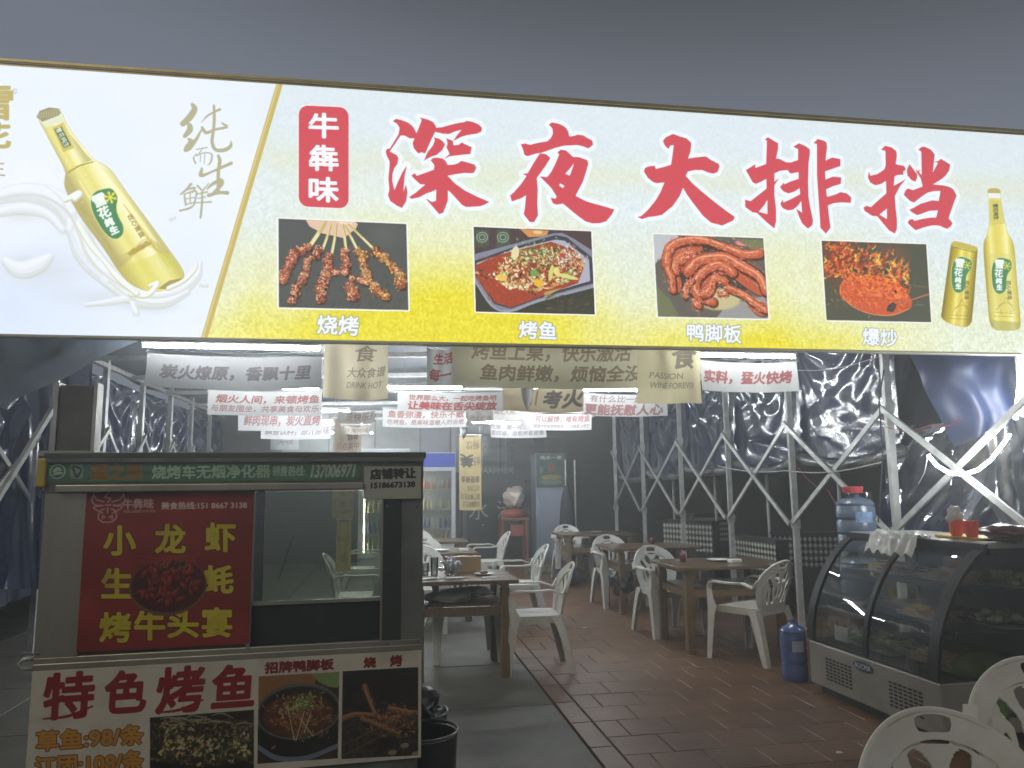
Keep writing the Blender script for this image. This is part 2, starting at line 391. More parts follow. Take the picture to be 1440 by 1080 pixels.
def rot_text(cv,s,cx,cy,w,h,ang,col,**k):
    c,sn=math.cos(ang),math.sin(ang); q=[]
    for (a,b) in ((-w/2,-h/2),(w/2,-h/2),(w/2,h/2),(-w/2,h/2)): q.append((cx+a*c-b*sn,cy+a*sn+b*c))
    cv.text(s,q,col,**k)
def flake(cx,cy,r,col):
    for k in range(6):
        a=k*math.pi/3+.2; sg.stroke([(cx,cy,r*.16),(cx+r*math.cos(a),cy+r*math.sin(a),r*.14)],col,k=1.4)
        for b in (-.6,.6):
            x,y=cx+r*.55*math.cos(a),cy+r*.55*math.sin(a); sg.stroke([(x,y,r*.1),(x+r*.35*math.cos(a+b),y+r*.35*math.sin(a+b),r*.1)],col,k=1.4)
def leaf(cx,cy,s,ang):
    P=[(-16,-38),(-4,-46),(10,-44),(24,-40),(27,-22),(16,-8),(14,8),(16,26),(8,38),(-6,40),(-16,26),(-20,4),(-21,-18)]
    c,sn=math.cos(ang),math.sin(ang); Q=[(cx+(x*c-y*sn)*s,cy+(x*sn+y*c)*s) for x,y in P]
    sg.poly(Q,(226,226,150),dil=1.3,sm=2); sg.poly(Q,(74,134,88),sm=2)
    f=lambda x,y:(cx+(x*c-y*sn)*s,cy+(x*sn+y*c)*s)
    for ch,x,y,w in (('雪',-3,-30,21),('花',-4,-9,19),('纯',-3,9,14),('生',-1,24,13)):
        p=f(x,y); rot_text(sg,ch,p[0],p[1],w*s,w*s*.95,ang,(235,243,236),bold=1.1*s+.35)
    p=f(15,-27); flake(p[0],p[1],9.5*s,(226,218,70))
def bottle_left():
    body=[(145,240),(158,215),(235,205),(245,245),(290,310),(355,392),(395,408),(425,432),(470,500),(560,620),(640,730),(690,800),(701,832),(690,862),(640,885),(560,893),(490,862),(440,800),(400,735),(340,655),(300,600),(262,530),(245,495),(246,462),(252,435),(200,340),(160,262)]
    gold=[(196,188,124),(226,220,152),(246,242,200),(240,236,168),(226,218,124),(234,226,146),(212,204,124),(182,172,108)]
    sg.poly(Z1(body),(176,166,96),dil=.8,sm=2)
    sg.poly(Z1(body),shade_across((80,165),(225,400),33,gold),sm=2)
    sg.poly(Z1([(160,262),(235,232),(262,290),(350,392),(300,410),(255,430),(200,340)]),shade_across((70,170),(110,240),17,gold),.9)
    sg.poly(Z1([(145,240),(158,215),(235,205),(245,245),(175,268)]),(226,230,200))
    sg.poly(Z1([(138,228),(150,205),(185,192),(222,196),(232,212),(224,222),(160,246)]),(150,146,108))
    for i in range(9):
        x=144+i*10; sg.stroke([(*Z1([(x,236-i*2)])[0],.6),(*Z1([(x+4,212-i*2)])[0],.6)],(196,192,150),k=1.3)
    sg.poly(Z1([(198,268),(235,252),(282,345),(240,362)]),(206,192,96)); sg.poly(Z1([(206,275),(232,264),(270,335),(244,348)]),(70,96,60))
    rot_text(sg,'雪花纯生',*Z1([(238,306)])[0],30,8,1.08,(230,236,220),bold=.4)
    sg.stroke([(*Z1([(258,440)])[0],1),(*Z1([(300,414)])[0],1.2),(*Z1([(355,398)])[0],.8)],(166,146,54),k=1.3)
    for (x0,y0,x1,y1,r,c) in [(300,330,345,385,2,(250,246,200)),(395,440,590,700,4,(252,248,196)),(300,470,430,680,2.5,(250,244,176)),(600,730,670,810,3,(190,200,80)),(470,560,640,800,2,(200,182,60))]:
        sg.stroke([(*Z1([(x0,y0)])[0],r*.4),(*Z1([((x0+x1)/2,(y0+y1)/2)])[0],r),(*Z1([(x1,y1)])[0],r*.4)],c,.6,k=1.3)
    for i in range(14): sg.dab(*Z1([(rng.uniform(310,560),rng.uniform(430,720))])[0],1.6,1.6,0,(250,248,210),.7)
    leaf(*Z1([(412,605)])[0],.86,-.42)
    rot_text(sg,'匠心营造',*Z1([(517,642)])[0],36,7.5,1.02,(150,136,70),bold=.2)
    for t in range(22):
        x=300+t*5.6; y=570+t*7.6; sg.stroke([(*Z1([(x,y)])[0],.5),(*Z1([(x+7,y-4)])[0],.5)],(140,128,60),.8)
    for k in range(5): sg.stroke([(*Z1([(430+k*6,775+k*9-abs(k-2)*3)])[0],.5),(*Z1([(500,735+k*6)])[0],.7),(*Z1([(560,690+k*7)])[0],.6),(*Z1([(640,745+k*5)])[0],.5)],(170,146,62),.8)
    for x,y in ((505,735),(530,722),(552,708)): sg.poly(Z1([(x-22,y+14),(x,y-10),(x+24,y-2),(x+18,y+6),(x-10,y+20)]),(176,152,66),.8)
    sg.poly(Z1([(450,800),(520,775),(600,745),(650,742),(695,812),(690,850),(630,880),(560,890),(490,858)]),(212,206,84),.4)
    sg.poly(Z1([(600,880),(640,850),(690,840),(690,862),(650,884)]),(120,104,56),.6)
    for pts in [[(500,900,14),(560,905,12),(600,860,9),(570,870,7)],[(285,540,12),(300,520,16),(250,545,10)],[(640,880,10),(700,850,9),(745,800,7),(735,765,4)],[(300,640,12),(350,720,14),(400,780,10),(450,840,14),(520,900,12)]]:
        sg.stroke([(*Z1([(x,y)])[0],r/2.7*1.35) for x,y,r in pts],(203,206,180)); sg.stroke([(*Z1([(x-2,y-4)])[0],r/2.7) for x,y,r in pts],(238,241,238))
bottle_left()
# calligraphy at the left of the slanted bar
def brush(cv,strokes,s,ox,oy,col,k=1.45):
    for st in strokes: cv.stroke([(ox+x/s,oy+y/s,r/s) for x,y,r in st],col,k=k)
CS=[[(172,95,14),(190,135,24),(150,200,28),(98,250,24)],[(150,262,20),(152,300,25),(112,350,16)],[(140,370,8),(165,395,22),(138,440,28),(118,462,16)],[(150,440,22),(200,380,14),(245,300,7)],
[(392,135,12),(345,158,9),(290,190,8),(245,240,3)],[(345,105,10),(348,200,12),(342,300,12),(330,390,13),(355,455,15),(420,462,17),(476,432,15),(482,385,3)],[(250,280,11),(284,322,14),(350,298,11),(446,275,12),(410,245,7)],
[(205,455,5),(290,440,6)],[(250,455,4),(225,490,5)],[(208,490,5),(182,525,6),(198,565,8)],[(205,505,5),(270,482,5),(328,495,7),(318,560,7),(293,582,3)],[(238,500,4),(235,555,4)],[(272,490,4),(266,570,4)],
[(380,505,11),(392,550,15),(380,640,14),(380,790,14)],[(250,605,9),(242,662,17),(310,642,10),(400,602,12),(482,566,15)],[(288,775,5),(330,735,13),(398,702,18),(405,738,15),(345,795,10)],[(305,822,17),(380,802,14),(452,802,17)],
[(162,732,11),(120,780,9),(80,812,7)],[(120,780,7),(190,762,9),(172,800,6)],[(108,812,7),(120,900,8)],[(110,812,6),(203,790,8),(188,890,7)],[(115,852,5),(195,838,5)],[(120,895,5),(190,880,6)],[(155,800,5),(155,890,5)],[(72,945,8),(150,925,9),(190,895,5)],
[(212,745,8),(242,775,8)],[(305,725,4),(255,785,8)],[(215,812,6),(292,795,7)],[(215,847,5),(276,835,6)],[(200,882,5),(322,875,8)],[(250,790,7),(250,880,9),(238,1000,9)]]
brush(sg,CS,5.684,240,130,(176,173,138))
sg.box('雪',-34,122,17,168,(186,172,104),bold=2.2); sg.box('花',-38,173,14,208,(186,172,104),bold=2.2); sg.box('纯生',-52,224,7,248,(178,172,132),bold=.4)
for k in range(24):
    a=k*math.pi/12; sg.dab(20.7+3.2*math.cos(a),128+3.4*math.sin(a),.8,.8,0,(176,172,140))
sg.box('R',19.4,126.4,22.2,130,(176,172,140))
# slanted gold bar, gold edge
for (a,b,hw,c) in [((393,118),(287,475),4.6,(196,176,98)),((391,118),(285,475),1.2,(214,198,130))]:
    sg.poly([(a[0]-hw,a[1]),(a[0]+hw,a[1]),(b[0]+hw,b[1]),(b[0]-hw,b[1])],c)
# red badge with three characters
def rrect(x0,y0,x1,y1,r,sk=0):
    P=[]
    for (cx,cy,a0) in ((x1-r,y0+r,-90),(x1-r,y1-r,0),(x0+r,y1-r,90),(x0+r,y0+r,180)):
        for k in range(6): a=R(a0+k*18); x=cx+r*math.cos(a); y=cy+r*math.sin(a); P.append((x,y+(x-x0)*sk))
    return P
RED=(206,72,84)
sg.poly(rrect(420,148,490,290,13,.045),(240,238,236),dil=2); sg.poly(rrect(420,148,490,290,13,.045),RED)
for ch,y0,y1 in (('牛',159,193),('犇',204,239),('味',249,283)): sg.text(ch,[(435,y0),(475,y0+1.5),(475,y1+1),(435,y1)],(246,246,250),bold=1.9)
# the five big brush characters, traced
def TZ(P,s,ox,oy): return [(ox+x/s,oy+y/s) for x,y in P]
G=[]; HO=[]
G+=[TZ(P,6.753,530,150) for P in (
[(150,138),(180,115),(240,130),(300,155),(345,195),(375,255),(415,155),(425,125),(405,103),(480,122),(530,145),(555,180),(560,200),(620,195),(700,172),(790,152),(830,148),(850,135),(910,145),(965,170),(995,200),(990,235),(950,255),(860,268),(800,285),(725,325),(760,270),(805,218),(740,235),(680,260),(620,255),(552,238),(525,290),(500,345),(455,445),(425,432),(390,442),(350,395),(338,345),(358,300),(310,300),(265,275),(225,272),(120,425),(185,460),(203,490),(192,545),(165,580),(145,640),(145,710),(165,795),(200,710),(240,625),(285,558),(262,650),(255,720),(250,815),(275,740),(288,815),(275,900),(237,960),(190,940),(125,895),(105,840),(118,785),(108,680),(118,580),(120,520),(90,460),(82,425),(95,400),(120,400),(205,262),(215,200),(190,160)],
[(540,293),(590,305),(625,330),(645,360),(620,410),(570,455),(500,480),(448,512),(475,440),(530,370),(550,320)],
[(660,300),(720,325),(725,368),(775,362),(805,340),(845,362),(900,385),(885,435),(890,448),(820,455),(760,462),(690,470),(635,497),(690,450),(660,385),(670,350)],
[(510,510),(530,488),(570,485),(620,492),(650,515),(670,555),(730,550),(770,538),(800,515),(860,530),(925,550),(942,580),(920,625),(900,632),(830,628),(750,640),(668,655),(740,730),(830,795),(950,855),(1065,905),(1020,930),(980,945),(850,952),(810,935),(750,870),(710,825),(672,790),(672,890),(640,975),(630,1005),(590,1020),(560,985),(500,915),(460,870),(520,905),(560,895),(562,785),(530,803),(470,822),(400,860),(325,875),(305,858),(370,815),(460,738),(410,735),(370,700),(325,655),(360,632),(375,658),(450,632),(540,598),(545,555)])]
G+=[TZ(P,6.753,710,160) for P in (
[(415,100),(450,82),(520,98),(575,130),(600,170),(608,215),(650,212),(690,198),(740,205),(790,235),(828,255),(835,295),(790,328),(740,308),(680,295),(620,300),(560,302),(480,322),(345,370),(290,378),(215,402),(185,390),(168,330),(150,290),(190,282),(235,295),(320,275),(400,262),(435,230),(455,190),(450,140)],
[(335,375),(390,385),(430,420),(380,500),(300,610),(310,720),(305,850),(312,965),(275,1028),(235,1028),(178,955),(190,880),(200,770),(160,798),(65,832),(48,775),(80,750),(150,670),(205,590),(168,570),(215,565),(270,470),(325,385)],
[(495,370),(530,340),(580,350),(645,410),(700,412),(780,440),(790,475),(765,560),(740,640),(668,780),(770,832),(860,858),(960,885),(1038,910),(1010,960),(960,1020),(900,1038),(830,1040),(765,1022),(680,960),(550,852),(490,862),(455,850),(432,795),(478,808),(490,785),(440,705),(330,595),(400,602),(440,550),(480,470),(515,385)])]
HO+=[TZ(P,6.753,710,160) for P in ([(655,465),(615,520),(568,570),(615,588),(640,520)],[(525,660),(512,680),(548,708),(566,685)])]
G+=[TZ([(405,60),(470,85),(540,105),(588,150),(582,230),(555,310),(630,298),(735,288),(790,325),(860,360),(875,385),(855,445),(810,462),(760,450),(700,425),(620,425),(555,440),(532,485),(600,560),(690,640),(800,730),(930,830),(1028,900),(1015,935),(970,955),(900,988),(860,975),(790,958),(710,890),(620,775),(550,680),(505,603),(470,690),(400,790),(290,880),(210,895),(150,900),(90,922),(45,900),(85,890),(150,830),(230,730),(280,645),(318,550),(240,558),(200,545),(150,505),(110,440),(120,405),(160,388),(220,382),(228,415),(300,398),(385,372),(400,270),(412,172),(375,178),(358,212),(320,175),(302,130),(330,95)],7.2,890,180)]
G+=[TZ(P,6.75,1030,180) for P in (
[(305,108),(335,88),(380,115),(430,145),(430,200),(410,290),(440,292),(505,325),(550,328),(620,305),(622,200),(575,178),(630,145),(690,172),(730,200),(732,240),(720,330),(715,500),(718,650),(735,750),(762,880),(755,920),(715,955),(660,905),(630,840),(605,768),(660,805),(650,690),(615,740),(570,775),(520,780),(475,760),(452,720),(475,678),(480,708),(560,672),(640,630),(635,568),(590,600),(530,620),(480,600),(448,560),(485,520),(490,535),(550,508),(628,482),(625,418),(548,432),(520,398),(450,405),(395,430),(395,510),(440,475),(395,545),(395,640),(410,760),(412,880),(395,952),(330,900),(230,805),(190,800),(120,750),(118,680),(170,695),(240,640),(322,575),(320,482),(270,508),(222,530),(190,515),(160,460),(125,400),(215,345),(213,380),(270,360),(318,342),(325,120)],
[(768,145),(805,105),(850,115),(888,135),(895,180),(880,310),(945,280),(1022,295),(1022,360),(950,385),(875,412),(880,490),(950,462),(1030,468),(1025,530),(950,552),(885,582),(895,655),(980,630),(1025,608),(1085,622),(1125,660),(1120,710),(1030,705),(960,712),(902,735),(915,850),(928,945),(885,1002),(832,945),(828,850),(818,700),(800,450),(800,150)])]
HO+=[TZ([(330,678),(300,730),(245,795),(330,818)],6.75,1030,180)]
G+=[TZ(P,7.2,1200,190) for P in (
[(278,148),(320,108),(385,125),(430,160),(438,200),(425,295),(510,312),(530,348),(500,370),(505,400),(450,402),(415,415),(405,515),(470,480),(530,445),(470,515),(415,620),(425,740),(438,850),(438,950),(415,995),(360,965),(300,895),(240,820),(190,818),(110,765),(100,735),(130,715),(175,730),(250,660),(332,590),(328,462),(280,492),(220,508),(170,480),(145,430),(155,368),(170,412),(240,395),(310,350),(325,310),(322,158)],
[(565,295),(605,345),(625,375),(645,395),(640,440),(625,470),(585,455),(545,405),(540,350)],[(625,345),(650,365),(675,348),(662,375),(690,405),(650,395)],
[(655,148),(690,118),(720,118),(780,145),(820,195),(800,385),(855,278),(808,268),(860,262),(882,240),(978,298),(965,360),(930,410),(890,445),(800,500),(900,508),(970,525),(1010,550),(1042,612),(1020,670),(960,840),(1000,890),(990,915),(950,948),(910,935),(870,915),(800,912),(720,930),(628,962),(590,930),(548,888),(565,855),(605,852),(612,870),(700,848),(780,835),(835,835),(855,762),(770,765),(645,810),(590,780),(565,755),(600,740),(680,695),(800,660),(862,668),(880,565),(820,565),(750,580),(690,620),(610,682),(570,665),(508,605),(525,560),(550,540),(600,558),(700,520),(680,440),(655,400),(690,405),(685,165)])]
HO+=[TZ([(338,740),(260,805),(338,852)],7.2,1200,190)]
for P in G: sg.poly(P,(236,244,248),dil=10)
for P in G: sg.poly(P,RED)
for P in HO: sg.poly(P,(236,240,244))
# ---- the four food prints
sg.ds=1.3
def photo(P,bgc):
    sg.poly(P,(243,244,240),dil=3.2); sg.poly(P,bgc)
def dabs(cv,n,fx,cols,r0,r1,al=.9,asp=.55,seed=1,ang=None,hl=0):
    g=random.Random(seed)
    for i in range(n):
        x,y=fx(g); c=g.choice(cols); r=g.uniform(r0,r1); j=g.uniform(-14,14)
        cv.dab(x,y,r,r*asp*g.uniform(.7,1.3),g.uniform(0,3.14) if ang is None else ang+g.uniform(-.5,.5),(c[0]+j,c[1]+j,c[2]+j),al)
def lump(cv,x,y,r,cols,g):
    cv.dab(x+1,y+1.6,r*1.12,r*1.05,0,(50,32,26),.85,soft=.2)
    c0=g.choice(cols); cv.dab(x,y,r*.95,r*.85,0,tuple(v*.72 for v in c0),.95,soft=.25)
    for i in range(int(r*3)+8):
        a=g.uniform(0,6.28);q=g.uniform(0,1)**.55*r*.95; c=g.choice(cols); k=1.08-.5*max(0,math.sin(a+.5))*q/r; c=tuple(min(250,v*k) for v in c)
        cv.dab(x+q*math.cos(a)/1.05,y+q*math.sin(a)/1.05,g.uniform(1.0,3.0),g.uniform(.7,1.5),g.uniform(0,3.1),c,.85)
    for i in range(5): cv.dab(x-r*.2+g.uniform(-r,r)*.45,y-g.uniform(.1,1)*r*.55,g.uniform(.8,1.8),.8,g.uniform(0,3),(248,222,186),.8)
def food1():
    P=[(391.5,307.5),(571,315),(574,436),(392,432)]; photo(P,(78,82,80))
    def d():
        g=random.Random(4); s=lambda x,y:(380+x/6,300+y/6)
        sg.glow(540,330,40,30,(96,98,98),.8); sg.glow(410,320,30,25,(84,86,90),.8)
        sg.poly([s(290,40),(700/6+380,300+60/6),s(740,90),s(720,130),s(620,210),s(540,190),s(440,170),s(330,110)],(226,190,168)); sg.poly([s(560,60),s(700,60),s(690,90),s(600,95)],(240,214,198))
        for a,b in [((480,70),(330,290)),((520,90),(430,330)),((565,90),(520,330)),((615,95),(635,290)),((630,100),(725,290)),((660,90),(880,310)),((470,60),(330,270))]:
            sg.stroke([(*s(*a),1.8),(*s(*b),2.2)],(214,208,140),k=1.4); sg.stroke([(*s(a[0]+6,a[1]),.6),(*s(b[0]+6,b[1]),.6)],(246,240,200),k=1.4)
            sg.stroke([(*s(a[0],a[1]),.8),(*s((a[0]+b[0])/2+10,(a[1]+b[1])/2),.6)],(176,140,84),k=1.4)
        dabs(sg,260,lambda g:(g.uniform(392,574),g.uniform(385,436)),[(40,44,40),(70,60,50),(52,56,52),(110,66,44)],1,3,.6,seed=8)
        cols=[(196,112,80),(214,134,92),(172,88,64),(226,168,122),(150,74,56),(204,118,106),(236,190,140),(126,64,50)]
        colg=[(196,136,66),(214,164,92),(168,104,52),(230,190,120),(140,80,44),(188,108,76)]
        sk=[([(310,290),(200,340),(150,440),(100,560)],cols,13),([(400,310),(330,400),(290,520),(230,620),(170,740)],cols,11),([(490,370),(480,470),(460,560),(430,640),(430,720)],cols,13),([(630,310),(640,400),(640,500)],cols,12),([(680,610),(700,700)],cols,16),([(750,330),(790,400),(810,500),(850,580),(900,650),(980,710)],colg,13),([(900,320),(960,380),(1030,460),(1100,520),(1110,600)],colg,14),([(760,560),(820,590),(560,500)],cols[:5],9)]
        for pts,cl,r in sk:
            for (a,b) in zip(pts,pts[1:]+pts[-1:]):
                for t in (0,.5): lump(sg,*s(a[0]+(b[0]-a[0])*t+g.gauss(0,10),a[1]+(b[1]-a[1])*t),r*.70*g.uniform(.7,1.15),cl,g)
    sg.clipped(P,d)
def food2():
    P=[(666,319),(831,325.5),(836,442),(669,438)]; photo(P,(70,50,50))
    def d():
        s=lambda x,y:(655+x/6.354,310+y/6.354); g=random.Random(5)
        sg.poly([s(70,55),s(1120,95),s(1120,250),s(70,330)],(74,58,62))
        for x in (85,270): sg.poly([s(x,80),s(x+120,85),s(x+125,230),s(x+5,240)],(70,84,70)); [sg.stroke([(*s(x+60+r*math.cos(a/3),150+r*.9*math.sin(a/3)),.6) for a in range(20)],(176,190,176),k=1.4) for r in (48,26)]
        sg.poly([s(480,75),s(740,90),s(720,140),s(560,150)],(206,142,80)); sg.dab(*s(640,105),10,4,0,(226,196,140))
        sg.poly([s(80,300),s(420,210),s(780,115),s(860,110),s(960,160),s(1130,270),s(1150,590),s(640,730),s(400,815),s(230,770),s(80,540)],(128,132,148))
        sg.poly([s(80,360),s(420,240),s(800,130),s(900,150),s(1125,330),s(1140,560),s(640,700),s(400,790),s(250,745),s(85,500)],(58,60,68))
        sg.poly([s(95,380),s(420,260),s(800,170),s(880,180),s(1100,350),s(1110,540),s(640,680),s(400,775),s(260,730),s(95,480)],(170,172,188))
        sg.poly([s(90,400),s(250,320),s(400,280),s(760,190),s(960,260),s(1060,400),s(1000,560),s(640,690),s(400,780),s(260,730),s(160,610),s(80,480)],(158,62,40))
        dabs(sg,420,lambda g:s(g.uniform(100,620),g.uniform(320,760)),[(176,70,44),(140,50,34),(196,92,56),(120,48,34),(206,110,70)],.8,2.6,.6,seed=3)
        for (a,b) in [((90,450),(640,640))]:
            for t in np.linspace(0,1,50): sg.dab(*s(a[0]+(b[0]-a[0])*t+g.uniform(-10,10),a[1]+(b[1]-a[1])*t+g.uniform(-30,30)),3.4,1.6,g.uniform(0,3),g.choice([(206,196,150),(90,66,44),(170,142,90),(60,46,36)]),.9)
        def inb(g): a=g.uniform(0,6.28);q=g.uniform(0,1)**.5; x=q*400*math.cos(a); y=q*190*math.sin(a); return s(650+x+y*.1,430+y-x*.12)
        dabs(sg,900,inb,[(226,206,140),(120,70,40),(70,56,40),(206,186,120),(186,110,60),(240,232,200),(96,86,50),(160,170,90),(244,236,210),(210,150,96)],1.4,5,.9,seed=4)
        dabs(sg,200,lambda g:s(g.gauss(620,110),g.gauss(300,55)),[(96,150,76),(140,186,100),(70,120,56),(196,220,160),(160,200,120)],1.2,4,.9,asp=.3,seed=6)
        dabs(sg,160,lambda g:s(g.gauss(920,80),g.gauss(320,60)),[(240,240,236),(226,222,210),(206,150,140),(180,110,90),(120,90,70)],1.2,4,.9,asp=.3,seed=7)
        for (x,y,w,h,c) in [(610,470,10,8,(110,160,80)),(650,560,12,9,(228,184,60)),(760,470,5,20,(206,212,120)),(900,500,28,5,(212,214,130)),(810,450,7,9,(232,214,130)),(440,290,9,16,(226,220,170)),(320,510,12,8,(228,200,90)),(600,400,9,7,(130,60,44)),(860,310,6,5,(190,60,60))]: sg.dab(*s(x,y),w/1.2,h/1.2,.2,c,.95,soft=.15)
        sg.poly([s(700,640),s(860,600),s(700,690)],(180,150,90)); 
        sg.poly([s(80,540),s(230,770),s(400,815),s(640,730),s(1150,590),s(1150,850),s(80,830)],(52,54,46)); sg.stroke([(*s(85,550),1.5),(*s(235,765),1.8),(*s(400,808),2),(*s(640,722),2),(*s(1140,590),2)],(150,152,166),k=1.4)
        dabs(sg,120,lambda g:s(g.uniform(700,1140),g.uniform(660,820)),[(96,84,66),(66,60,50),(120,104,80),(44,46,40)],1.5,6,.6,asp=.25,ang=-.25,seed=9)
    sg.clipped(P,d)
def food3():
    P=[(918.5,329.5),(1073,335),(1080,448),(925,445)]; photo(P,(96,92,84))
    def d():
        s=lambda x,y:(910+x/6.351,320+y/6.351); g=random.Random(6)
        sg.poly([s(50,50),s(260,60),s(300,110),s(60,330)],(186,190,196)); sg.poly([s(60,500),s(200,640),s(300,820),s(80,810)],(110,116,84))
        sg.poly([s(700,700),s(1080,600),s(1080,830),s(600,830)],(150,150,150))
        sg.dab(*s(560,420),80,60,.12,(206,208,198)); sg.dab(*s(560,412),79,58,.12,(54,56,50),soft=.05); sg.dab(*s(650,640),45,22,-.1,(196,186,140),soft=.2); sg.dab(*s(560,360),60,36,.1,(84,62,48),.9,soft=.3)
        sg.dab(*s(850,140),16,6,.1,(226,130,136)); sg.poly([s(780,100),s(1035,110),s(1040,250),s(950,200)],(116,120,84))
        for W in ([(150,250),(200,150),(330,110),(480,120),(500,200),(420,250),(330,390),(260,420),(200,380),(160,330)],[(340,400),(450,270),(680,240),(860,300),(1060,450),(1060,640),(880,540),(760,440),(640,400),(520,480),(430,440)],[(400,520),(470,380),(620,400),(600,500),(560,640),(600,690),(500,680),(420,600)],[(860,640),(1080,660),(1080,800),(960,780)],[(200,420),(310,430),(300,600),(230,560)]):
            sg.poly([(x+1,y+2) for x,y in (s(*p) for p in W)],(74,38,28),.7,sm=2); sg.poly([s(*p) for p in W],(190,92,60),.95,sm=2)
        arms=[([(170,330),(190,190),(300,120),(480,110),(620,150),(760,200),(880,240),(1000,230)],11),([(250,390),(270,280),(400,220),(300,300)],9),([(360,390),(440,300),(560,270),(700,270),(860,350),(1000,440),(1060,560)],13),([(580,660),(450,600),(430,480),(520,380),(650,330),(760,400)],11),([(690,480),(600,450),(560,560),(500,600)],9),([(340,620),(350,520),(400,470)],6),([(460,700),(430,660)],8),([(720,540),(860,600),(960,680),(1060,740)],9),([(230,560),(220,450),(180,370)],8),([(640,590),(700,590)],5)]
        for pts,r in arms:
            Q=[(*s(x,y),r*.8) for x,y in pts]
            sg.stroke([(x+1.4,y+2,q*1.1) for x,y,q in Q],(70,34,24),.8,k=1.4); sg.stroke([(x,y,q*(.75+.35*g.random())) for x,y,q in Q],(184,84,54),k=1.25); sg.stroke([(x-.8,y-1.2,q*(.4+.4*g.random())) for x,y,q in Q],(210,116,78),.8,k=1.2); sg.stroke([(x-1.6+g.gauss(0,1),y-2.6,q*.16) for x,y,q in Q],(240,190,160),.7,k=1.2)
            for i in range(int(len(pts)*40)):
                k=g.randrange(len(Q)-1);t=g.random(); x=Q[k][0]*(1-t)+Q[k+1][0]*t+g.gauss(0,r*.6); y=Q[k][1]*(1-t)+Q[k+1][1]*t+g.gauss(0,r*.6); a=math.atan2(Q[k+1][1]-Q[k][1],Q[k+1][0]-Q[k][0])
                sg.dab(x,y,g.uniform(1.2,4),g.uniform(.5,1.1),a+g.uniform(-.4,.4),g.choice([(214,112,66),(140,52,34),(232,150,92),(186,78,48),(110,44,30),(206,134,56),(246,216,204),(236,186,160)]),.7)
    sg.clipped(P,d)
def food4():
    P=[(1155,338.5),(1302,343.5),(1309,453),(1162,450)]; photo(P,(74,78,62))
    def d():
        s=lambda x,y:(1145+x/6.75,330+y/6.75); g=random.Random(7)
        sg.glow(*s(740,170),50,30,(120,80,62),.8); sg.glow(*s(250,250),60,60,(150,50,30),.9)
        sg.poly([s(245,470),s(240,560),s(330,660),s(480,730),s(640,762),s(760,760),s(900,700),s(930,640),s(880,540),s(780,430),s(560,380),s(330,400)],(200,84,42))
        sg.stroke([(*s(245,480),.8),(*s(250,560),1),(*s(340,665),1),(*s(480,735),1),(*s(640,765),1),(*s(770,755),1),(*s(905,700),.8)],(232,140,84),k=1.4)
        dabs(sg,420,lambda g:s(g.gauss(520,150),g.gauss(570,70)),[(224,102,56),(186,70,36),(238,130,70),(206,84,44),(244,150,90)],1.2,5,.55,asp=.35,seed=2)
        for i in range(340):
            t=g.random(); x=90+g.random()*800; y0=90+x*.28+g.gauss(0,90)+60
            if x<380: y0=g.uniform(80,420)
            L=g.uniform(20,60); a=g.gauss(-1.4,.8); c=g.choice([(232,120,40),(240,170,60),(206,70,34),(248,206,90),(180,50,30),(226,96,40)])
            pts=[]; 
            for k in range(5): pts.append((*s(x+math.cos(a)*L*k/4+math.sin(k*1.9+i)*9,y0+math.sin(a)*L*k/4+math.cos(k*2.3+i)*6),1.5*(1-k/5.5)))
            sg.stroke(pts,c,.8,k=1.3)
        for i in range(300):
            x=g.uniform(270,880); y=g.gauss(300+x*.3,60); L=g.uniform(12,34); a=g.uniform(0,6.28)
            sg.stroke([(*s(x+math.cos(a+k*.6)*L*k/4,y+math.sin(a+k*.6)*L*k/4),.8) for k in range(5)],g.choice([(244,150,70),(180,58,32),(236,120,52)]),.8,k=1.3)
        for x,y,r in ((480,320,5),(680,350,5),(390,340,4),(770,540,4),(860,480,3)): sg.dab(*s(x,y),r,r*.7,.5,(70,26,24),.9)
        sg.poly([s(680,720),s(700,670),s(740,640),s(780,655),s(770,700),s(740,738)],(60,52,46)); sg.stroke([(*s(760,650),1.1),(*s(880,630),1.2),(*s(1090,562),1.4)],(176,110,74),k=1.4)
        sg.stroke([(*s(780,285),.7),(*s(860,300),.8),(*s(910,345),.9)],(196,140,96),k=1.4); sg.dab(*s(1000,665),12,1.5,0,(130,128,110),.7); sg.stroke([(*s(930,480),.5),(*s(1070,500),.6)],(170,140,100),k=1.3)
    sg.clipped(P,d)
food1();food2();food3();food4(); sg.ds=1.0
for st,x0,y0,x1,y1,sk in (('烧烤',446,443,504,470,2),('烤鱼',730,451,782,476,2),('鸭脚板',966,455,1042,480,2.5),('爆炒',1213,461,1261,486,2)):
    sg.text(st,[(x0,y0),(x1,y0+sk),(x1,y1+sk),(x0,y1-1)],(236,241,246),bold=1.5,outline=1.3,oc=(120,132,128))
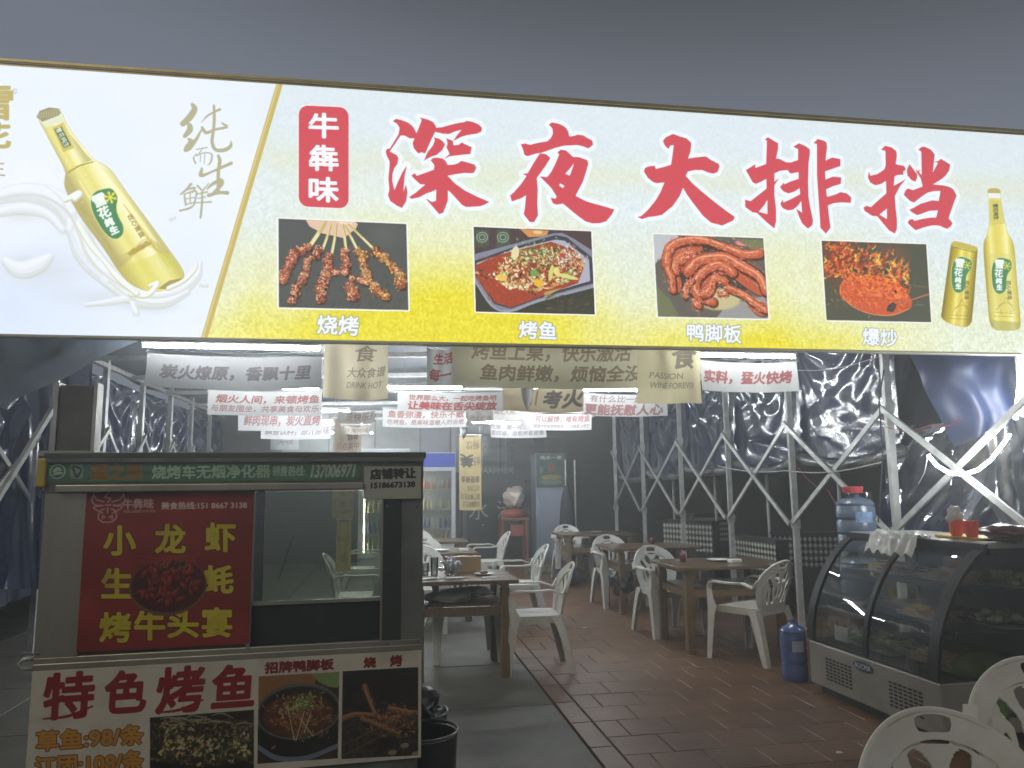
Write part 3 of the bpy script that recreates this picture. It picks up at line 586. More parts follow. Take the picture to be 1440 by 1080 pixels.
# ---- can and bottle at the right end
def ZR(P): return [(1260+x/4.5,250+y/4.5) for x,y in P]
def right_drinks():
    gold=[(128,116,34),(176,160,44),(232,218,120),(214,196,70),(240,230,130),(196,178,48),(170,152,40),(120,106,30)]
    can=[(345,440),(352,408),(380,402),(508,436),(514,452),(512,480),(480,900),(462,935),(430,945),(330,920),(282,884),(290,840),(340,470)]
    sg.poly(ZR(can),(150,140,90),dil=.8,sm=1); sg.poly(ZR(can),shade_across(ZR([(430,440)])[0],ZR([(375,920)])[0],20,gold),sm=1)
    sg.poly(ZR([(352,408),(380,402),(508,436),(514,452),(505,468),(440,450),(350,432)]),(196,180,80)); sg.stroke([(*ZR([(350,436)])[0],.8),(*ZR([(430,455)])[0],.8),(*ZR([(508,472)])[0],.8)],(130,116,44),k=1.3)
    leaf(*ZR([(402,622)])[0],.60,.10)
    bt=[(582,75),(600,66),(650,70),(660,90),(658,128),(672,200),(690,300),(705,350),(735,400),(748,450),(765,700),(788,920),(778,955),(740,966),(630,964),(592,930),(580,800),(562,600),(550,430),(560,390),(582,350),(590,240),(585,130),(576,90)]
    sg.poly(ZR(bt),(160,152,90),dil=.8,sm=2); sg.poly(ZR(bt),shade_across(ZR([(622,100)])[0],ZR([(690,960)])[0],26,[(150,138,40),(206,192,70),(246,240,170),(228,216,110),(220,208,90),(240,232,150),(190,174,56),(136,122,38)]),sm=2)
    sg.poly(ZR([(578,90),(582,75),(600,66),(650,70),(660,88),(655,98),(585,96)]),(186,172,96)); sg.poly(ZR([(580,96),(658,98),(660,130),(582,128)]),(232,238,236)); sg.poly(ZR([(590,140),(658,140),(665,170),(690,290),(590,300)]),(208,196,104),.7)
    rot_text(sg,'雪花纯生',*ZR([(630,215)])[0],22,7,1.5,(70,84,60),bold=.4)
    sg.poly(ZR([(575,480),(745,480),(775,850),(590,850)]),(214,204,110),.45)
    leaf(*ZR([(658,628)])[0],.60,.04); rot_text(sg,'匠心营造',*ZR([(715,712)])[0],26,6,1.5,(120,116,70),bold=.2); rot_text(sg,'匠心营造',*ZR([(447,712)])[0],26,6,1.6,(120,106,40),bold=.2)
    for ox,oy in ((0,0),(250,-15)):
        for P in [[(355,850),(400,800),(415,770),(430,800),(465,850)],[(365,825),(415,805),(460,825)],[(380,850),(385,880)],[(445,850),(445,880)],[(345,868),(465,872)],[(340,890),(460,895)]]:
            sg.stroke([(*ZR([(x+ox+(60 if ox else 0)*.5,y+oy)])[0],.45) for x,y in P],(116,104,40),.9,k=1.3)
    for t in range(26): sg.dab(*ZR([(345-t*1.2,490+t*8)])[0],.5,.7,0,(116,104,40)); sg.dab(*ZR([(583+t*.9,505+t*9)])[0],.5,.7,0,(116,104,40))
    sg.poly(ZR([(592,900),(788,915),(778,955),(740,966),(630,964),(598,940)]),(150,150,70),.5)
right_drinks()
sign=empty('light_box_sign',SA-sn*.0,math.atan2(su.y,su.x),label='long glowing shop sign with big red brush characters, four food pictures and beer bottles',cat='sign')
sM=sign.matrix_world=Matrix.LocRotScale(SA,Matrix.Rotation(math.atan2(su.y,su.x),3,'Z').to_quaternion(),None)
bpy.context.view_layer.update()
def S(u,d,z): return (u,d,z-GZ)         # sign-local: u along, d into the shop, z height
uL=-.75; uR=(SB-SA).length+.55; zt=STOP
face=quad_uv('printed_face',S(uL,0,zt),S(uR,0,zt),S(uL,0,GZ),S(uR,0,GZ),printmat('sign_print',sg.image('sign_print'),emit=0.97,rough=.35),parent=sign)
gold=mat('gold_trim',(.52,.42,.20),.35,.6,var=.2); steel_d=mat('dark_sheet',(.30,.31,.30),.5,.3,var=.3)
MB().box(((uL+uR)/2,.072,(zt-GZ)/2),(uR-uL,.12,zt-GZ)).build('sign_box',steel_d,sign)
MB().box(((uL+uR)/2,-.008,zt-GZ+.008),(uR-uL+.02,.03,.016)).build('top_trim',gold,sign)
MB().box(((uL+uR)/2,-.010,-.008),(uR-uL+.02,.03,.013)).build('bottom_trim',mat('cream_trim',(.75,.72,.50),.3),sign)
MB().box(((uL+uR)/2,-.002,zt-GZ-.012),(uR-uL,.008,.018)).build('top_lip',gold,sign)
# ================================================================== ground
YAW=R(9.5)                                             # direction the shop runs away from the street (turned to the left)
ax=Vector((-math.sin(YAW),math.cos(YAW),0)); ac=Vector((math.cos(YAW),math.sin(YAW),0))     # along / across
conc=mat('wet_concrete',(.092,.086,.064),.55,var=.45,vscale=2.2,bump=.35,bscale=60,col2=(.050,.049,.040),pos=True)
ground=MB().add([(-60,-40,-.05),(60,-40,-.05),(60,90,-.05),(-60,90,-.05)],[(0,1,2,3)]).build('ground',mat('asphalt',(.05,.05,.05),.8,var=.3,vscale=3)); tag(ground,'dark street ground around the tent',kind='structure')
E0=at_z(730,926); 
def G2(a,c): return E0+ax*a+ac*c                       # floor coordinates: a along from that point, c to the right of the seam
floor=empty('floor',label='shop floor, grey concrete slabs on the left and brown tiles on the right',kind='structure')
MB().add([G2(-5.5,-7)+Vector((0,0,-.02)),G2(-5.5,6)+Vector((0,0,-.02)),G2(12,6)+Vector((0,0,-.02)),G2(12,-7)+Vector((0,0,-.02))],[(0,1,2,3)]).build('mortar_bed',mat('mortar',(.085,.058,.040),.9,var=.3),floor)
tm=[mat('brown_tile_%s'%n,c,.42,var=.35,vscale=1.7,bump=.3,bscale=26,col2=tuple(v*.72 for v in c2),pos=True,detail=9) for n,c,c2 in (('a',(.150,.078,.036),(.104,.054,.026)),('b',(.140,.072,.034),(.096,.050,.025)),('c',(.160,.086,.040),(.112,.060,.029)))]
def slab_mesh(w,d,mname,m):
    mb=MB(); t=.003; mb.add([(-w/2,-d/2,-.03),(w/2,-d/2,-.03),(w/2,d/2,-.03),(-w/2,d/2,-.03),(-w/2,-d/2,-t),(w/2,-d/2,-t),(w/2,d/2,-t),(-w/2,d/2,-t),(-w/2+t,-d/2+t,0),(w/2-t,-d/2+t,0),(w/2-t,d/2-t,0),(-w/2+t,d/2-t,0)],
      [(0,1,5,4),(1,2,6,5),(2,3,7,6),(3,0,4,7),(4,5,9,8),(5,6,10,9),(6,7,11,10),(7,4,8,11),(8,9,10,11)]); o=mb.build(mname,m); me=o.data; bpy.data.objects.remove(o); return me
TS=.30
tmesh=[slab_mesh(TS-.005,TS-.005,'tile',m) for m in tm]; bmesh_=slab_mesh(.135,TS*1.5-.007,'border_tile',tm[1]); smesh=slab_mesh(1.19,1.19,'slab',conc)
n_t=0; far=MB()
rows=[]
for i in range(-12,30):
    for j in range(-1 if i%2 else 0,17):
        c=.15+TS*(j+.5)+(TS/2 if i%2 else 0); a=TS*(i+.5); p=G2(a,c); 
        d=p.y; sx=720+FPX*p.x/max(d,.5)
        if p.y>1.2 and -50<sx<1600: rows.append((d,G2(a,.15+TS/4) if j<0 else p,i,j))
rows.sort(key=lambda r:r[0])
hmesh=slab_mesh(TS/2-.005,TS-.005,'half_tile',tm[0])
for k,(d,p,i,j) in enumerate(rows):
    if k<260:
        o=bpy.data.objects.new('tile',hmesh if j<0 else tmesh[rng.choice((0,0,1,1,2))]); C.objects.link(o); o.parent=floor; o.location=p+Vector((0,0,rng.uniform(-.0015,.0015))); o.rotation_euler=(rng.uniform(-.002,.002),rng.uniform(-.002,.002),YAW)
    else:
        q=p; h=TS/2-.003 if j>=0 else TS/4-.003; far.add([q-ac*h-ax*h,q+ac*h-ax*h,q+ac*h+ax*h,q-ac*h+ax*h],[(0,1,2,3)])
tag(far.build('tile_field',tm[0],floor),kind='stuff')
for i in range(-8,18):
    o=bpy.data.objects.new('border_tile',bmesh_); C.objects.link(o); o.parent=floor; o.location=G2(TS*1.5*(i+.5),.075); o.rotation_euler=(0,0,YAW)
for i in range(-5,10):
    for j in range(0,5):
        o=bpy.data.objects.new('slab',smesh); C.objects.link(o); o.parent=floor; o.location=G2(1.2*(i+.35),-.605-1.2*j)+Vector((0,0,rng.uniform(-.002,.001))); o.rotation_euler=(0,0,YAW)
# ================================================================== tent: steel scissor frames, roof, tarpaulins
galv=mat('galvanised_steel',(.52,.53,.51),.42,.45,var=.3,vscale=8)
def wall_pt(side,a,z=0):     # a = metres along the shop axis from y=0 crossing
    return (Vector((4.2,0,z)) if side>0 else Vector((-3.2,0,z)))+Vector((-math.tan(YAW),1,0))*a
RY=[4.75,6.29,7.84,9.3,10.8,12.4,13.9]; LY=[5.6,7.1,8.5,9.8,11.1,12.3,13.6,14.8]
def scissor_frame(side,ys,label,zu,zl):
    t=empty('tent_frame',wall_pt(side,ys[0]),label=label,cat='tent frame')
    P0=wall_pt(side,ys[0])
    for i,y in enumerate(ys):
        p=wall_pt(side,y)-P0
        H_=2.3 if (side>0 and i==0) else 2.95
        MB().box(p+Vector((0,0,H_/2)),(.055,.055,H_)).box(p+Vector((0,0,.004)),(.13,.13,.008)).box(p+Vector((0,0,zu)),(.075,.075,.09)).box(p+Vector((0,0,zl)),(.075,.075,.09)).build('post',galv,t)
    n=ac*(-.045*side)
    for i in range(len(ys)-1):
        a=wall_pt(side,ys[i])-P0; b=wall_pt(side,ys[i+1])-P0
        MB().bar(a+n+Vector((0,0,zu)),b+n+Vector((0,0,zl)),.02,.045,up=(0,0,1)).build('brace',galv,t)
        MB().bar(a+n*1.6+Vector((0,0,zl)),b+n*1.6+Vector((0,0,zu)),.02,.045,up=(0,0,1)).build('brace',galv,t)
        m=(a+b)/2+n*1.3; MB().tube([m-ac*.03+Vector((0,0,(zu+zl)/2)),m+ac*.03+Vector((0,0,(zu+zl)/2))],.018,8).build('pivot',galv,t)
    a=wall_pt(side,ys[1] if side>0 else ys[0])-P0; b=wall_pt(side,ys[-1])-P0
    MB().bar(a+Vector((0,0,2.86)),b+Vector((0,0,2.86)),.05,.05).build('top_rail',galv,t)
    return t
scissor_frame(1,RY,'row of galvanised posts with crossed scissor braces along the right side of the tent',2.07,1.04)
scissor_frame(-1,LY,'row of galvanised posts with crossed braces along the left side, behind the grill cart',2.15,1.15)
# thinner second row outside the right wall
def w2(a,z=0,off=.55): return wall_pt(1,a,z)+ac*off
for k,y in enumerate((7.9,9.4,10.9,12.5)):
    p=w2(y); o=MB().tube([(0,0,0),(0,0,1.95)],.022,8).box((0,0,.003),(.09,.09,.006)).build('thin_post',galv); o.location=p
    tag(o,['thin round steel post outside the right tent wall, nearest of the row','thin round steel post outside the right wall, second from the near end','thin round steel post outside the right wall, third from the near end','thin round steel post outside the right wall, farthest of the row'][k],'post','thin posts behind the right wall')
tarp_m=mat('blue_tarpaulin',(.020,.033,.085),.17,spec=.7,var=.3,vscale=3,bump=.15,bscale=22,coat=.3)
roof_m=mat('roof_canvas',(.10,.125,.16),.5,var=.25,vscale=1.5,bump=.3,bscale=12)
clear_m=glassmat('clear_plastic',(.62,.66,.66),.30,.12)
def wrinkle(p,s,amp,dirv):
    q=Vector((p.x*s*dirv[0],p.y*s*dirv[1],p.z*s*dirv[2]))
    w=Vector((noise.noise(q*.6),noise.noise(q*.6+Vector((5,5,5))),noise.noise(q*.6+Vector((9,1,4)))))*.9
    d=Vector((q.x*.22+q.y*.22,q.z*1.1+q.y*.55,q.z*.3-q.x*.2))+w*.7
    n=noise.noise(q*.55); r=1-abs(noise.noise(d*1.0))*3.0
    return amp*(1.0*n+.75*max(r,-.4)+.16*noise.noise(d*3.3)+.015*noise.noise(q*7))
def fold(u,v,Lx,Lz,amp,seed,mode):
    if mode=='swag':
        s1=(v*Lz+1.3*(u-.5)**2*(.4+v))*1.9+seed*3.7; t1=u*Lx*.34
    elif mode=='vert':
        s1=(u*Lx+.35*(v-.5)*math.sin(seed*2.3)+.12*math.sin(v*4+seed))*2.3+seed*3.7; t1=v*Lz*.30
    else:
        s1=(u*Lx+v*Lz*.8)*2.0+seed*3.7; t1=(v*Lz-u*Lx)*.6
    q=Vector((s1+.5*noise.noise(Vector((s1*.7,t1*1.6,seed))),t1,seed*1.9))
    r=1-abs(noise.noise(q))*3.2; r2=1-abs(noise.noise(Vector((q.x*2.6,q.y*1.7,q.z+4))))*3
    return amp*(.8*noise.noise(q*.5)+.8*max(r,-.5)+.13*max(r2,-.3)+.04*noise.noise(Vector((q.x*5,q.y*4,q.z)))+.02*noise.noise(Vector((u*Lx*9,v*Lz*9,seed))))
def sheet(name,P00,P10,P01,P11,m,nu,nv,amp,s=3,dirv=(1,1,1),sag=0,parent=None,thick=0,seed=0,hang=0,mode='swag',**k):
    P=[Vector(p) for p in (P00,P10,P01,P11)]; n=(P[1]-P[0]).cross(P[2]-P[0]).normalized()
    sv=Vector((seed*7.3,seed*3.1,seed*5.7))
    def fn(u,v):
        p=(P[0]*(1-u)+P[1]*u)*(1-v)+(P[2]*(1-u)+P[3]*u)*v
        e=min(1,7*u,7*(1-u)); w=fold(u,v,(P[1]-P[0]).length,(P[2]-P[0]).length,amp,seed,mode)
        fan=0
        for (cu,cv) in ((0,1),(1,1)):                # folds that radiate from where the sheet is tied to the posts
            a=math.atan2(v-cv,u-cu); d=math.hypot(u-cu,v-cv); fan+=math.sin(a*19+seed+noise.noise(p*2)*2)*math.exp(-d*2.2)*amp*hang
        return p+n*(w+fan)*e*.9+Vector((0,0,-1))*sag*math.sin(math.pi*u)*(1-v)
    o=MB().grid(fn,nu,nv).build(name,m,parent,smooth=True)
    return tag(o,**k)
bay=['nearest bay','second bay from the street','third bay','fourth bay','fifth bay','farthest bay']
for i in range(len(RY)-1):
    a,b=RY[i],RY[i+1]; zt_=2.95; zb=1.80-.02*i; o_=ac*.09
    if i==0: continue
    sheet('tarpaulin',wall_pt(1,a,zb)+o_,wall_pt(1,b,zb)+o_,wall_pt(1,a,zt_)+o_,wall_pt(1,b,zt_)+o_,tarp_m,80,50,.046,2.6,(1,1,1.7),sag=.10,seed=i,hang=.8,mode='swag',label='glossy dark blue creased tarpaulin on the right wall, %s'%bay[i],cat='tarpaulin',group='tarpaulins along the right wall')
    # rolled clear plastic under it
    pts=[]; 
    for k in range(25):
        u=k/24; p=wall_pt(1,a+(b-a)*u,zb-.07-.09*math.sin(math.pi*u))+o_; pts.append(p+Vector((noise.noise(p*5)*.03,0,noise.noise(p*4)*.04)))
    g=MB().tube(pts,[.055+.022*noise.noise(q*9) for q in pts],9).build('rolled_plastic',mat('roll_plastic',(.16,.17,.17),.13,spec=.8,bump=1,bscale=30,var=.5,vscale=12),smooth=True)
    tag(g,'crumpled clear plastic roll under the blue tarpaulin, %s on the right'%bay[i],'rolled plastic','rolled plastic along the right wall')
for i in range(len(LY)-1):
    a,b=LY[i],LY[i+1]; o_=-ac*.09
    sheet('tarpaulin',wall_pt(-1,a,.5)+o_,wall_pt(-1,b,.5)+o_,wall_pt(-1,a,2.75)+o_,wall_pt(-1,b,2.75)+o_,tarp_m,44,70,.075,2.4,(1,1,.9),sag=.02,seed=20+i,hang=.9,mode='vert',label='glossy dark tarpaulin on the left wall, bay %s from the street'%['one','two','three','four','five','six','seven'][i],cat='tarpaulin',group='tarpaulins along the left wall')
# roof: canvas on cross beams
r0_,r1_=4.95,16.6
roof=empty('tent_roof',label='blue grey canvas roof of the tent on square steel cross beams',cat='roof')
def rp(side,a,z): 
    p=wall_pt(side,a,z); return p+ac*(.3*side)
def rf(u,v):
    f=1-v; L=rp(-1,4.95*f+16.6*v,2.95); Rr=rp(1,6.35*f+16.6*v,2.95); p=L*(1-u)+Rr*u; p.z+=.35*math.sin(math.pi*u)+.03*math.sin(v*22)+.02*noise.noise(p*1.5); return p
MB().grid(rf,24,60).build('roof_canvas',roof_m,roof,smooth=True)
for a in (6.3,7.85,9.3,10.8,12.4,13.9,15.2):
    MB().bar(wall_pt(-1,a,2.84),wall_pt(1,a,2.84),.05,.05).build('cross_beam',galv,roof)
# ================================================================== back wall of the shop
BY=15.6
def back(px,py,off=0):
    n=Vector((-math.sin(YAW*.0),-1,0)); return at_plane(px,py,Vector((0,BY-off,0)),Vector((math.sin(YAW),-math.cos(YAW),0)))
bw=empty('back_wall',(0,BY,0),YAW,label='dark rear wall of the shop with grey upper panels',kind='structure')
grey_p=mat('grey_panel',(.20,.22,.21),.5,var=.15); dark_p=mat('dark_glass_wall',(.020,.024,.022),.2,var=.3,spec=.6)
MB().box((0,.12,1.5),(14,.1,3.0)).build('wall_core',mat('dark_wall',(.035,.038,.036),.7,var=.3),bw)
x=-4.6
for k,wd in enumerate((.9,.9,.9,.62,.34,.34,.34,.30)):
    MB().box((x+wd/2,.05,2.35),(wd-.02,.03,1.2)).build('panel',grey_p if k!=3 else mat('blue_grey_panel',(.15,.17,.19),.5,var=.15),bw); x+=wd
for k in range(2): MB().box((-.55+k*.82,.05,1.25),(.8,.03,2.5)).build('glass_door',dark_p,bw)
MB().box((-1.0,.02,1.25),(.07,.08,2.5)).box((1.12,.02,1.25),(.07,.08,2.5)).box((.06,.02,2.5),(2.2,.08,.07)).build('door_frame',mat('dark_frame',(.05,.055,.055),.4,.4),bw)
def lettering(s,size,bw_parent,loc,m,name='lettering',rot=(R(90),0,0),ext=.002):
    cu=bpy.data.curves.new('t','FONT'); cu.body=s; cu.size=size; cu.extrude=ext; cu.resolution_u=2
    ob=bpy.data.objects.new('t',cu); me=bpy.data.meshes.new_from_object(ob); me.name=name; me.materials.clear(); me.materials.append(m)
    bpy.data.objects.remove(ob); o=bpy.data.objects.new(name,me); C.objects.link(o); o.parent=bw_parent; o.location=loc; o.rotation_euler=rot; return o
lm=mat('pale_lettering',(.30,.34,.32),.5)
lettering('WARPMEX',.17,bw,(-.80,.028,1.72),lm); lettering('水',.42,bw,(-.92,.028,.82),lm); lettering('浒',.42,bw,(-.35,.028,.82),lm)
# white cooler door on the right of the back wall, with a poster
def local_obj(o,p,rz): o.location=p; o.rotation_euler=(0,0,rz); return o
ckp=back(755,781,.5); ckp.z=0
ck=empty('tall_cabinet',ckp,YAW,label='tall pale blue white cabinet with a printed green advert on its upper door',cat='cabinet')
white=mat('white_enamel',(.55,.58,.62),.35,var=.12,vscale=3); cabm=mat('pale_blue_enamel',(.36,.41,.50),.35,var=.12,vscale=2)
MB().box((.31,.32,1.05),(.62,.62,2.1)).build('cabinet_body',cabm,ck,bevel=.01)
MB().box((.31,-.012,.72),(.585,.025,1.30)).build('lower_door',cabm,ck,bevel=.006)
pc=Canvas(120,150,(88,104,98))
for (x,y,r1,r2,c) in [(60,60,16,22,(150,110,100)),(62,55,8,14,(170,80,70)),(40,20,20,5,(150,160,150)),(90,40,14,20,(70,100,90)),(60,105,50,14,(170,160,96)),(60,125,54,16,(130,146,140)),(20,70,10,20,(110,140,150))]: pc.dab(x,y,r1,r2,0,c,raw=True)
pc.box('清凉一夏',14,8,106,24,(190,200,190),bold=.6)
quad_uv('upper_poster',(.01,-.018,2.09),(.61,-.018,2.09),(.01,-.018,1.42),(.61,-.018,1.42),printmat('poster_green',pc.image('poster_green'),rough=.3),parent=ck,thick=.012)
MB().box((.05,-.04,1.0),(.02,.03,.4)).build('handle',galv,ck)
# two glass-door drink fridges
def fridge(px0,py_top,dist,label,head):
    p=at_y(px0,py_top,dist); w=.86;d=.6;h=2.12
    t=empty('drink_fridge',(p.x,dist,0),YAW,label=label,cat='fridge')
    body=MB().box((w/2,d/2+.04,.14),(w,d,.28)).box((.025,d/2+.04,1.0),(.05,d,1.7)).box((w-.025,d/2+.04,1.0),(.05,d,1.7)).box((w/2,d+.02,1.0),(w-.1,.04,1.7)).box((w/2,d/2+.04,1.98),(w,d,.28)); body.build('cabinet_body',white if 1 else 0,t)
    MB().box((w/2,.02,1.97),(w-.01,.05,.27)).build('header_panel',head,t,bevel=.01)
    fr=MB()
    for (c,s) in (((.04,0,1.05),(.075,.05,1.55)),((w-.04,0,1.05),(.075,.05,1.55)),((w/2,0,1.80),(w-.16,.05,.07)),((w/2,0,.31),(w-.16,.05,.07))): fr.box(c,s)
    door=fr.build('door',white,t); MB().box((w/2,.0,1.05),(w-.16,.012,1.42)).build('pane',glassmat('fridge_glass',(.85,.88,.86),.1),door); MB().box((.045,-.05,1.1),(.025,.04,.5)).build('handle',steel_d,door)
    led=mat('fridge_lamp',(.9,.9,.8),emit=(1,.93,.76),estr=45.0); MB().box((.10,.09,1.05),(.016,.016,1.4)).build('lamp_strip',led,t)
    wire=mat('shelf_wire',(.6,.6,.58),.4)
    cols=[(.55,.18,.10),(.60,.52,.30),(.05,.08,.22),(.45,.40,.14)]; 
    for k,z in enumerate((1.42,1.03,.67,.36)):
        MB().box((w/2,d/2+.04,z-.012),(w-.12,d-.08,.014)).build('shelf',wire,t)
        for r in range(2):
            for j in range(9):
                c=cols[k]; v=rng.uniform(.7,1.3); alt=rng.random()<.3
                cc=tuple(min(1,q*v) for q in c) if not alt else (.5*v,.5*v,.45*v)
                hh=rng.uniform(.17,.22) if k else rng.uniform(.10,.2)
                key='drink_%d_%d'%(k,j%5); m_=mat(key,cc,.3)
                x_=.10+j*.082+rng.uniform(-.006,.006)
                if x_>w-.1: continue
                MB().lathe([(0,0),(.03,0),(.031,hh*.6),(.026,hh*.72),(.012,hh*.86),(.012,hh),(0,hh)],(x_,.14+r*.14,z),9).build('bottle',m_,t,smooth=True,autos=40)
    return t
blue_h=mat('blue_header',(.012,.06,.50),.55,var=.2,spec=.2)
fr1=fridge(578,637,14.6,'glass door drinks fridge with a blue header and lit shelves of bottles',blue_h)
fr2=fridge(505,640,13.0,'second drinks fridge seen through the cart window, without a blue header',mat('grey_header',(.30,.32,.32),.4))
# stool with a bundle
sp=back(722,778,1.6); sp.z=0
st=empty('stand',sp,YAW,label='small brown wooden stand in the back corner carrying a plastic bundle',cat='stand')
wd_r=mat('red_brown_wood',(.14,.05,.03),.5,var=.4)
MB().box((0,0,.86),(.52,.42,.05)).build('top',wd_r,st,bevel=.01)
for sx in (-1,1):
    for sy in (-1,1): MB().box((sx*.22,sy*.17,.42),(.05,.05,.84)).build('leg',wd_r,st)
MB().box((.05,-.16,.66),(.24,.02,.20)).build('red_board',mat('dull_red',(.22,.05,.03),.5,var=.3),st)
MB().lathe([(.2,0),(.25,.06),(.2,.14),(.05,.17),(0,.17)],(0,0,.885),14).build('red_cover',mat('dull_red2',(.20,.035,.02),.5,var=.4),st,smooth=True)
def crumple(name,c,r,m,sx=(1,1,1),seed=0,amp=.35,sub=4):
    bm=bmesh.new(); bmesh.ops.create_icosphere(bm,subdivisions=sub,radius=r)
    for v in bm.verts:
        q=v.co/r*1.6+Vector((seed*3.1,0,seed)); k=1+amp*(noise.noise(q)+.6*(1-2*abs(noise.noise(q*2.3)))); v.co=Vector((v.co.x*k*sx[0],v.co.y*k*sx[1],v.co.z*k*sx[2]))
    zmin=min(v.co.z for v in bm.verts)
    me=bpy.data.meshes.new(name); bm.to_mesh(me); bm.free(); me.materials.append(m); 
    for p in me.polygons: p.use_smooth=True
    o=bpy.data.objects.new(name,me); C.objects.link(o); o.location=Vector(c)-Vector((0,0,zmin)); return o
tag(crumple('plastic_bundle',sp+Vector((.02,0,1.055)),.155,mat('pink_white_plastic',(.42,.37,.33),.3,var=.3,vscale=4),(1,.8,1.05),3,.45),'crumpled whitish plastic bundle on the small brown stand','bundle')
# dark clothes bag hanging, and a ladder-like rack on the right rear
p=at_y(797,690,13.2); MB
o=MB().lathe([(.02,0),(.10,.05),(.14,.35),(.11,.75),(.05,1.0),(.012,1.05),(.012,1.15)],(0,0,0),12).build('folded_umbrella',mat('black_cloth',(.015,.016,.018),.7),smooth=True); o.location=(p.x,13.2,.42)
tag(o,'closed dark umbrella hanging between thin rods by the pale cabinet','umbrella')
for k,px in enumerate((796,809)):
    p=at_y(px,700,13.3); o=MB().tube([(0,0,0),(0,0,1.9)],.014,6).build('metal_rod',galv); o.location=(p.x,13.3,0); tag(o,['thin upright steel rod left of the hanging umbrella','thin upright steel rod right of the hanging umbrella'][k],'rod')
cr_=empty('low_crate',at_z(765,806),YAW,label='flat pale green crate lying on the floor before the pale cabinet',cat='crate')
MB().box((0,0,.07),(.62,.34,.14)).build('crate_body',mat('green_crate',(.11,.13,.09),.5,var=.3),cr_,bevel=.01); 
for k in range(6): MB().box((-.25+k*.1,-.175,.07),(.07,.012,.05)).build('crate_slot',mat('crate_slot',(.22,.21,.12),.5),cr_)
# ================================================================== diamond-pattern booth dividers outside the right wall
dc=Canvas(240,96,(30,32,30))
for i in range(15):
    for j in range(5): cx,cy=i*16+8,j*19+10; dc.poly([(cx,cy-9),(cx+7.4,cy),(cx,cy+9),(cx-7.4,cy)],(170,172,160),raw=True)
dm=printmat('diamond_print',dc.image('diamond_print'),rough=.4)
def divider(px0,px1,zt,y0,y1,label,h=.42):
    a=at_y(px0,700,y0); b=at_y(px1,700,y1); a.z=b.z=0
    d=b-a; L=d.length; t=empty('booth_divider',a,math.atan2(d.y,d.x),label=label,cat='divider')
    MB().box((L/2,.08,zt/2),(L,.14,zt)).build('divider_body',mat('black_laminate',(.022,.024,.024),.35,var=.2),t)
    quad_uv('diamond_panel',(0.01,0,zt-.02),(L-.01,0,zt-.02),(0.01,0,zt-h),(L-.01,0,zt-h),dm,parent=t,thick=.008)
    MB().box((L/2,.08,zt+.012),(L+.03,.18,.022)).build('cap',mat('black_laminate',(.022,.024,.024),.35),t)
divider(1025,1088,.80,9.6,8.6,'black booth divider with white diamonds, brightest one, angled between the posts',.36)
divider(930,1000,.92,11.4,10.6,'black booth divider with small white diamonds, farthest back')
divider(1082,1190,.84,9.4,9.2,'black booth divider with dim diamonds behind the near steel post',.40)
divider(975,1022,.98,11.8,12.0,'black booth divider with faint grey diamonds between two thin posts',.42)
# dark walls added outside both sides to stand in for the night darkness
for (a,b,h,lab) in ((wall_pt(1,3,0)+ac*3.2,wall_pt(1,17,0)+ac*3.0,2.7,'dark hoarding added beyond the tent on the right, standing in for open night'),(wall_pt(-1,2,0)-ac*1.6,wall_pt(-1,17,0)-ac*1.4,3.2,'dark backdrop added beyond the tent on the left, standing in for open night')):
    o=MB().bar(a+Vector((0,0,h/2)),b+Vector((0,0,h/2)),.08,h).build('backdrop',mat('night_wall',(.045,.05,.048),.8,var=.5,vscale=1.2)); tag(o,lab,'backdrop')
# ================================================================== grill cart on the left
KA=at_z(45,943,.85); KB=at_z(594,913,.85); ku=(KB-KA); KW=ku.length; ku.normalize(); kyaw=math.atan2(ku.y,ku.x); kn=Vector((ku.y,-ku.x,0))
cart=empty('grill_cart',(KA.x,KA.y,0),kyaw,label='stainless barbecue cart with a red poster, a green strip and a white fish banner',cat='food cart')
KO=Vector((KA.x,KA.y,0))
def kc(px,py,d=0):             # photo pixel -> (u,z) on the cart front (d in front of it)
    p=at_plane(px,py,KO+kn*d,kn)-KO; return p.dot(ku),p.z
def kwd(u,z,d=0): return KO+ku*u+Vector((0,0,z))+kn*d
inox=mat('brushed_steel',(.42,.39,.31),.38,.8,var=.35,vscale=3,stretch=(1,1,.15),bump=.1,bscale=80); inox_d=mat('sooty_steel',(.19,.195,.175),.5,.3,var=.45,vscale=5); blk=mat('black_steel',(.03,.03,.028),.5,var=.3)
zt1=kc(325,636)[1]; zs1=kc(325,650)[1]; zs0=kc(325,677)[1]; zr0=kc(325,690)[1]; ztop=zt1
D=.62
MB().box((KW/2,D/2,.44),(KW-.03,D-.02,.80)).build('lower_body',inox_d,cart,bevel=.008)
MB().box((KW/2,D/2,ztop-.012),(KW+.02,D+.02,.024)).build('roof_plate',mat('green_black_steel',(.09,.11,.09),.45,.3,var=.3),cart,bevel=.004)
MB().box((KW/2,D/2,.855),(KW,D,.03)).box((KW/2,.012,.875),(KW,.02,.03)).build('worktop',inox,cart,bevel=.004)
u1=kc(117,800)[0]; u2=kc(352,800)[0]; u3=kc(538,800)[0]
MB().box((u1/2,.02,(.87+zr0)/2),(u1,.035,zr0-.87)).build('left_panel',inox,cart,bevel=.004)
MB().box((-.0+.02,D/2+.02,(.87+zs1)/2),(.03,D-.05,zs1-.87)).build('left_cheek',inox_d,cart)
MB().box(((u1+u2)/2+.0,.028,(.87+zr0)/2),(u2-u1,.018,zr0-.87)).build('poster_board',inox_d,cart)
MB().box(((u3+KW)/2,.02,(.87+zs1)/2),(KW-u3,.035,zs1-.87)).build('right_panel',mat('dark_panel',(.17,.185,.165),.42,.2,var=.35,vscale=4),cart,bevel=.004)
